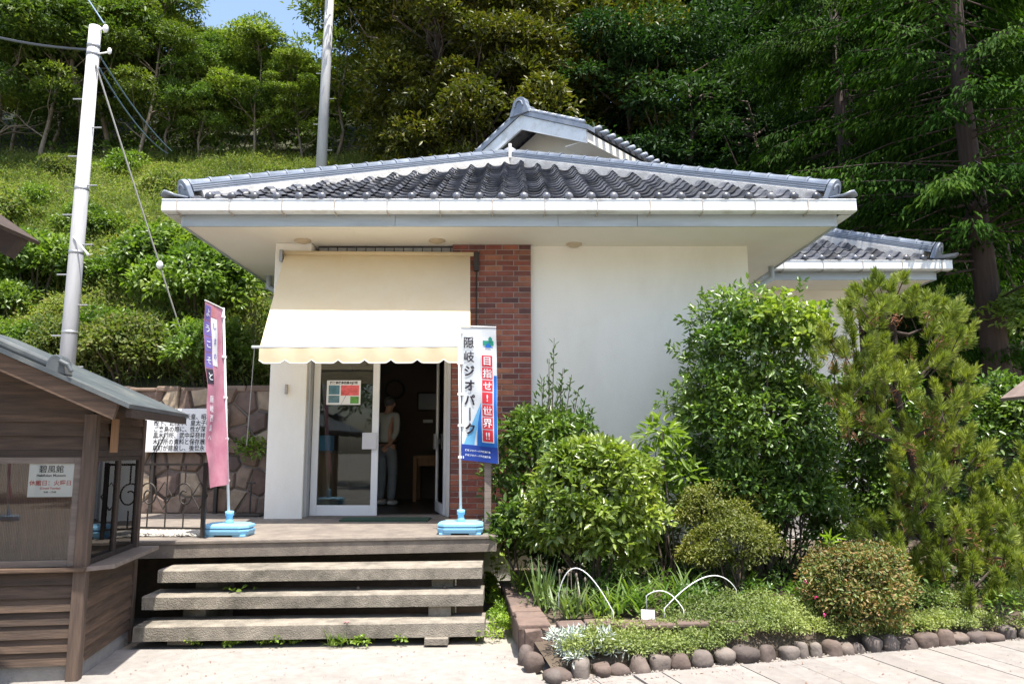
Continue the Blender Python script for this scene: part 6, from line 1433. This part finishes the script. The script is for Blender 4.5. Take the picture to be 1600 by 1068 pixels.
P = np.concatenate([hill_pts(r_, 9000, -14, -3.6, 11.0, 17.5), hill_pts(r_, 16000, -17, -2.0, 16.5, 23.5)])
bl_ = blades(r_, P, .62, .006, .45, .9, 3)
tag(leaf_obj('hill_grass', bl_, M['lf_bush2'], None), 'long wispy grass growing through the scrub on the bank', 'grass', kind='stuff')
gm = MB(); rg2 = np.random.default_rng(14)
for i in range(1500):
    q_ = E0 + ed * (rg2.random() * 5.2) + en * (rg2.normal() * .055 + .03); r0 = rg2.uniform(.004, .013); q_ = Vector((q_.x, q_.y, r0 * .5))
    gm.add([q_ + Vector((r0, 0, 0)), q_ + Vector((0, r0, 0)), q_ + Vector((-r0, 0, 0)), q_ + Vector((0, -r0, 0)), q_ + Vector((0, 0, r0 * .8))], [(0, 1, 4), (1, 2, 4), (2, 3, 4), (3, 0, 4)])
tag(gm.build('edging_grit', mk('grit', (0.34, 0.31, 0.27), (0.15, 0.12, 0.1), 50, 0.95)), 'grit and crumbs of mortar along the cobble edging', 'grit', kind='stuff')
rl2 = np.random.default_rng(88); n_ = 420
P = np.stack([rl2.uniform(-3.0, 4.5, n_), rl2.uniform(5.0, 6.7, n_), np.full(n_, .004)], 1); P[:, 1] = np.where(P[:, 0] > .2, np.minimum(P[:, 1], 5.6 + .29 * (P[:, 0] - .24)), P[:, 1]); P[:, 2] = np.where(P[:, 0] > .4, .026, .005)
tag(leaf_obj('leaf_litter', leaf_arrays(P, rdir(rl2, n_) * np.array([1, 1, .05]), np.tile([0, 0, 1.0], (n_, 1)) + rl2.normal(size=(n_, 3)) * .15, rl2.uniform(.008, .028, n_), rl2.uniform(.005, .014, n_), droop=0), M['lf_brown'], None), 'crumbs of dry leaf litter on the path', 'leaf litter', kind='stuff')
# bushes on the bank: individuals
BUSH = []
for s_ in range(4):
    rg_ = R(200 + s_); rt = thing('bank_bush', None, 'bush'); C, Rr = dome_clumps(rg_, (0, 0, .55), .8, .75, .65, 34, .27, low=-.2)
    mb = MB()
    for q_ in C[:8]: mb.tube([(0, 0, -.3), tuple(q_ * .5), tuple(q_)], [.03, .02, .008], 5, False)
    mb.build('stem', M['bark'], rt, local=True); leaf_obj('foliage', clump_leaves(rg_, C, Rr, 190, .088, .044), M['lf_bush' if s_ != 2 else 'lf_bush2'], rt); BUSH.append(rt)
ordn = ['first', 'second', 'third', 'fourth', 'fifth', 'sixth', 'seventh', 'eighth', 'ninth', 'tenth', 'eleventh', 'twelfth', 'thirteenth', 'fourteenth', 'fifteenth', 'sixteenth', 'seventeenth', 'eighteenth', 'nineteenth', 'twentieth']
def place(protos, spots, name_fn, group, used):
    """spots: (x, y, z, scale, proto index, rot)"""
    for i, (x, y, z, s_, k, rz_) in enumerate(spots):
        src = protos[k]
        if k in used: o = copy_tree(src)
        else: o = src; used.add(k)
        o.location = (x, y, z); o.rotation_euler = (0, 0, rz_); o.scale = (s_, s_, s_ * (.92 + .16 * ((i * 37) % 10) / 10)); o['label'] = name_fn(i); o['category'] = 'bush' if 'bush' in o.name else 'tree'; o['group'] = group
rg_ = random.Random(15); usedB = set(); sp1 = []; row1 = []
for k in range(13): x = -3.75 - k * .62 + rg_.uniform(-.15, .15); y = 11.1 + rg_.uniform(0, .8); row1.append((x, y, hill_h(x, y) - .15, rg_.uniform(.45, .95), rg_.randrange(4), rg_.uniform(0, 6)))
row1.sort(key=lambda t: t[0] / t[1])
place(BUSH, row1, lambda i: f'broad-leaved bush just above the stone wall, {ordn[i]} from the left', 'bushes above the stone wall', usedB)
row2 = []
for k in range(16): x = -4.7 - k * .52 + rg_.uniform(-.5, .5); y = 11.9 + rg_.uniform(0, 2.0); row2.append((x, y, hill_h(x, y) - .2, rg_.uniform(.6, 1.35), rg_.randrange(4), rg_.uniform(0, 6)))
row2.sort(key=lambda t: t[0] / t[1])
place(BUSH, row2, lambda i: f'broad-leaved bush in the middle of the bank, {ordn[i]} from the left', 'bushes in the middle of the bank', usedB)
row3 = []
for k in range(15): x = -5.4 - k * .65 + rg_.uniform(-.5, .5); y = 13.6 + rg_.uniform(0, 3.2); row3.append((x, y, hill_h(x, y) - .25, rg_.uniform(.45, 1.1), rg_.choice((0, 1, 2, 2, 3)), rg_.uniform(0, 6)))
row3.sort(key=lambda t: t[0] / t[1])
place(BUSH, row3, lambda i: f'bush high on the bank, {ordn[i]} from the left', 'bushes high on the bank', usedB)
row4 = []
for k in range(16): x = -16 + k * .85 + rg_.uniform(-.3, .3); y = 17.5 + rg_.uniform(0, 4); row4.append((x, y, hill_h(x, y) - .3, rg_.uniform(.55, .95), rg_.choice((2, 2, 1)), rg_.uniform(0, 6)))
row4.sort(key=lambda t: t[0] / t[1])
place(BUSH, row4, lambda i: f'scrubby bush below the treeline, {ordn[i]} from the left', 'scrubby bushes below the treeline', usedB)

# ------------------------------------------------------------------ forest
FT = [make_tree('forest_tree', 300 + s_, 7.0, .075, 1.9, 2.2, 46, (430, 330, 260, 380)[s_], (.12, .15, .19, .135)[s_], (.05, .062, .075, .045)[s_], M['lf_forest' if s_ % 2 else 'lf_forest2'], M['bark_pale'], (.26, .31, .35, .28)[s_], (.38, .5, .42, .6)[s_], ((-1) ** s_ * .5, 0), 'dome') for s_ in range(4)]
OT = [make_tree('olive_tree', 320 + s_, 12.5, .2, 1.5, 3.4, 105, 430, .18, .07, M['lf_olive'], M['bark'], .26, .55, (0, 0), 'ball') for s_ in range(2)]
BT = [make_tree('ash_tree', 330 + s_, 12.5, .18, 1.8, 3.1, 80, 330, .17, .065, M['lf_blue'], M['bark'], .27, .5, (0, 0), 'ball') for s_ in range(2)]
# spruce-like dark pine
DP = [make_tree('dark_pine', 340, 13, .2, 3, 2.6, 52, 420, .20, .03, M['lf_pine_dark'], M['bark'], .28, .6, (0, 0), 'cone')]
u1, u2, u3, u4 = set(), set(), set(), set(); rg_ = random.Random(44)
def onhill(px, Y): q_ = at(px, 300, Y); return q_.x, Y, hill_h(q_.x, Y) - .15
fr = []
for px, Y, s_ in ((-30, 22.5, 1.15), (55, 22.6, 1.0), (120, 23.6, 1.25), (165, 24.2, 1.2), (213, 22.8, .9), (262, 23.4, .66), (300, 22.9, .66), (345, 23.6, .60), (392, 23.0, .63), (432, 23.8, .58), (472, 23.2, .62), (520, 23.5, .85)):
    fr.append((*onhill(px, Y), s_, rg_.randrange(4), rg_.uniform(0, 6)))
place(FT, fr, lambda i: f'forest tree with bare trunk along the treeline, {ordn[i]} from the left', 'trees along the treeline', u1)
bk = []
for k in range(34):
    px = -160 + k * 22 + rg_.uniform(-12, 12); Y = rg_.choice((25.2, 27, 29, 31.5)) + rg_.uniform(-.6, .6); x, y, z = onhill(px, Y)
    tgt = at(px, 80 if 190 < px < 640 else -60, Y).z; s_ = max(.3, min(1.5, (tgt - z) / 7.6)) * rg_.uniform(.86, 1.0); bk.append((x, y, z, s_, rg_.randrange(4), rg_.uniform(0, 6)))
place(FT, bk, lambda i: 'broad-leaved tree deeper in the wood behind the treeline', 'trees deeper in the wood', u1)
# centre: olive trees
oc = [(*onhill(px, Y), s_, i % 2, rg_.uniform(0, 6)) for i, (px, Y, s_) in enumerate(((672, 20.8, .86), (745, 20.6, .88), (820, 20.6, .92), (695, 24, 1.0), (780, 23.5, .95), (690, 26.5, .95), (880, 22.3, .95)))]
oc.sort(key=lambda t: t[0] / t[1])
place(OT, oc, lambda i: f'olive-brown evergreen tree behind the gabled hall, {ordn[i]} from the left', 'olive trees behind the hall', u2)
db = [(*onhill(px, Y), s_, i % 2, rg_.uniform(0, 6)) for i, (px, Y, s_) in enumerate(((980, 20.6, .90), (1080, 21.2, 1.0), (1180, 20.4, .86), (1020, 25, 1.1), (1130, 24.5, 1.1), (1270, 23.5, 1.1), (1240, 26, 1.15), (920, 24.5, 1.0), (1380, 24, 1.1), (1480, 22.5, 1.1), (1600, 23, 1.1), (1330, 20.5, .95), (1700, 21, 1.05), (1560, 19, .9)))]
db.sort(key=lambda t: t[0] / t[1])
place(BT, db, lambda i: f'blue-green broad-leaved tree behind the right of the building, {ordn[i]} from the left', 'trees behind the right side', u3)
dp = [(*onhill(px, Y), s_, 0, rg_.uniform(0, 6)) for px, Y, s_ in ((770, 25.5, 1.05), (830, 26.5, 1.1), (890, 26, 1.05))]
place(DP, dp, lambda i: f'dark pine rising above the olive trees, {ordn[i]} from the left', 'dark pines on the ridge', u4)
far = []
for k in range(26): px = 690 + k * 42 + rg_.uniform(-15, 15); Y = rg_.choice((28.5, 31, 33.5)); far.append((*onhill(px, Y), rg_.uniform(.85, 1.1), rg_.randrange(2), rg_.uniform(0, 6)))
place(BT, far, lambda i: 'shaded tree far up the slope behind the building', 'trees far up the slope', u3)

# ------------------------------------------------------------------ big conifer at the right
r_ = R(90); CY = 13.5; ct = [at(1566, 640, CY), at(1556, 560, CY), at(1535, 400, CY), at(1515, 250, CY), at(1500, 130, CY), at(1492, -20, CY), at(1488, -200, CY)]
cn = thing('conifer', 'tall conifer with bare reddish trunk and feathery drooping branches', 'tree', (ct[0].x, CY, 0))
mb = MB(); mb.tube([Vector((ct[0].x + .08, CY, -.2))] + ct, [.30, .235, .225, .20, .175, .15, .11, .05], 12)
arr = []
def spray(a_, b_, n_, wd, mat_list):
    """drooping frond between two points with flat feathery leaves hanging on side twigs"""
    a_ = np.array(a_); b_ = np.array(b_); t_ = .15 + .85 * r_.random(n_); ax = (b_ - a_) / np.linalg.norm(b_ - a_); sd = np.cross(ax, [0, 0, 1.0]); sd /= np.linalg.norm(sd)
    lat = r_.normal(size=n_) * wd * (1.1 - .7 * t_); P = a_ + (b_ - a_) * t_[:, None] + sd * lat[:, None] + np.array([0, 0, 1.0]) * (-.35 * np.abs(lat) + .06 * r_.normal(size=n_))[:, None]
    D = ax * .7 + sd * np.sign(lat)[:, None] * .6 + np.array([0, 0, -.55]) + r_.normal(size=(n_, 3)) * .28
    return leaf_arrays(P, D, np.array([0, 0, 1.0]) + r_.normal(size=(n_, 3)) * .4, np.full(n_, .15) * (.6 + .7 * r_.random(n_)), np.full(n_, .045), droop=.25)
trunkp = lambda z: next((ct[i].lerp(ct[i + 1], (z - ct[i].z) / (ct[i + 1].z - ct[i].z)) for i in range(len(ct) - 1) if ct[i].z <= z <= ct[i + 1].z), ct[-1])
for k in range(190):
    z = 5.2 + 7.0 * r_.random(); an = r_.random() * 6.283; ln = (1.2 + 2.1 * r_.random()) * (1.15 - .35 * (z - 5) / 7); s_ = trunkp(z)
    if z < 6.2 and r_.random() < .45: ln *= .8
    e_ = s_ + Vector((math.cos(an) * ln, math.sin(an) * ln, -.15 + .25 * r_.normal() - .12 * ln)); mb.tube([s_, s_.lerp(e_, .5) + Vector((0, 0, .12)), e_], [.018, .012, .004], 5, False)
    arr.append(spray(s_.lerp(e_, .3), e_, 190, .34, None))
for k in range(12):
    z = 3.2 + 3.0 * r_.random(); an = r_.uniform(2.6, 4.6) if k % 2 else r_.random() * 6.28; ln = 1.0 + 1.4 * r_.random(); s_ = trunkp(z); e_ = s_ + Vector((math.cos(an) * ln, math.sin(an) * ln, -.1 + .3 * r_.normal()))
    mb.tube([s_, s_.lerp(e_, .5) + Vector((0, 0, .08)), e_], [.026, .018, .006], 5, False)
mb.build('trunk', M['bark_red'], cn, True); leaf_obj('crown', join_arrays(arr), M['lf_cedar'], cn)
# hanging boughs of the neighbour conifer left of it
cn2 = thing('conifer', 'second conifer with green drooping boughs left of the big trunk', 'tree', (at(1330, 500, 16.5).x, 16.5, 0))
mb = MB(); q = Vector((at(1330, 500, 16.5).x, 16.5, 0)); mb.tube([q - Vector((0, 0, .5)), q + Vector((.1, 0, 6)), q + Vector((0, 0, 14.5))], [.22, .17, .05], 10); arr = []
for k in range(170):
    z = 3.8 + 9.9 * r_.random(); an = r_.random() * 6.283; ln = (1.3 + 2.2 * r_.random()) * (1.15 - .6 * (z - 5) / 9); s_ = q + Vector((0, 0, z)); e_ = s_ + Vector((math.cos(an) * ln, math.sin(an) * ln, -.2 + .25 * r_.normal() - .15 * ln)); mb.tube([s_, s_.lerp(e_, .5) + Vector((0, 0, .12)), e_], [.018, .012, .004], 5, False); arr.append(spray(s_.lerp(e_, .3), e_, 190, .36, None))
mb.build('trunk', M['bark_red'], cn2, True); leaf_obj('crown', join_arrays(arr), M['lf_cedar'], cn2)

# trees on the far side of the lane, behind the viewer: what the panes mirror
bh = []
for i, (x, y, s_) in enumerate(((-15, -17, 1.3), (-9.5, -20, 1.5), (-4, -18, 1.35), (1.5, -21, 1.5), (7, -18, 1.4), (12.5, -20, 1.45), (-20, -21, 1.5), (18, -22, 1.5))): bh.append((x, y, -.1, s_, i % 4, i * 1.3))
place(FT, bh, lambda i: f'roadside tree across the lane, mirrored in the panes, {ordn[i]} from the left', 'roadside trees across the lane', u1)

fb = copy_tree(flag_a); fb.location = (-7.5, -9.0, 0.0); fb['label'] = 'crimson flag banner across the lane, mirrored in the kiosk window'
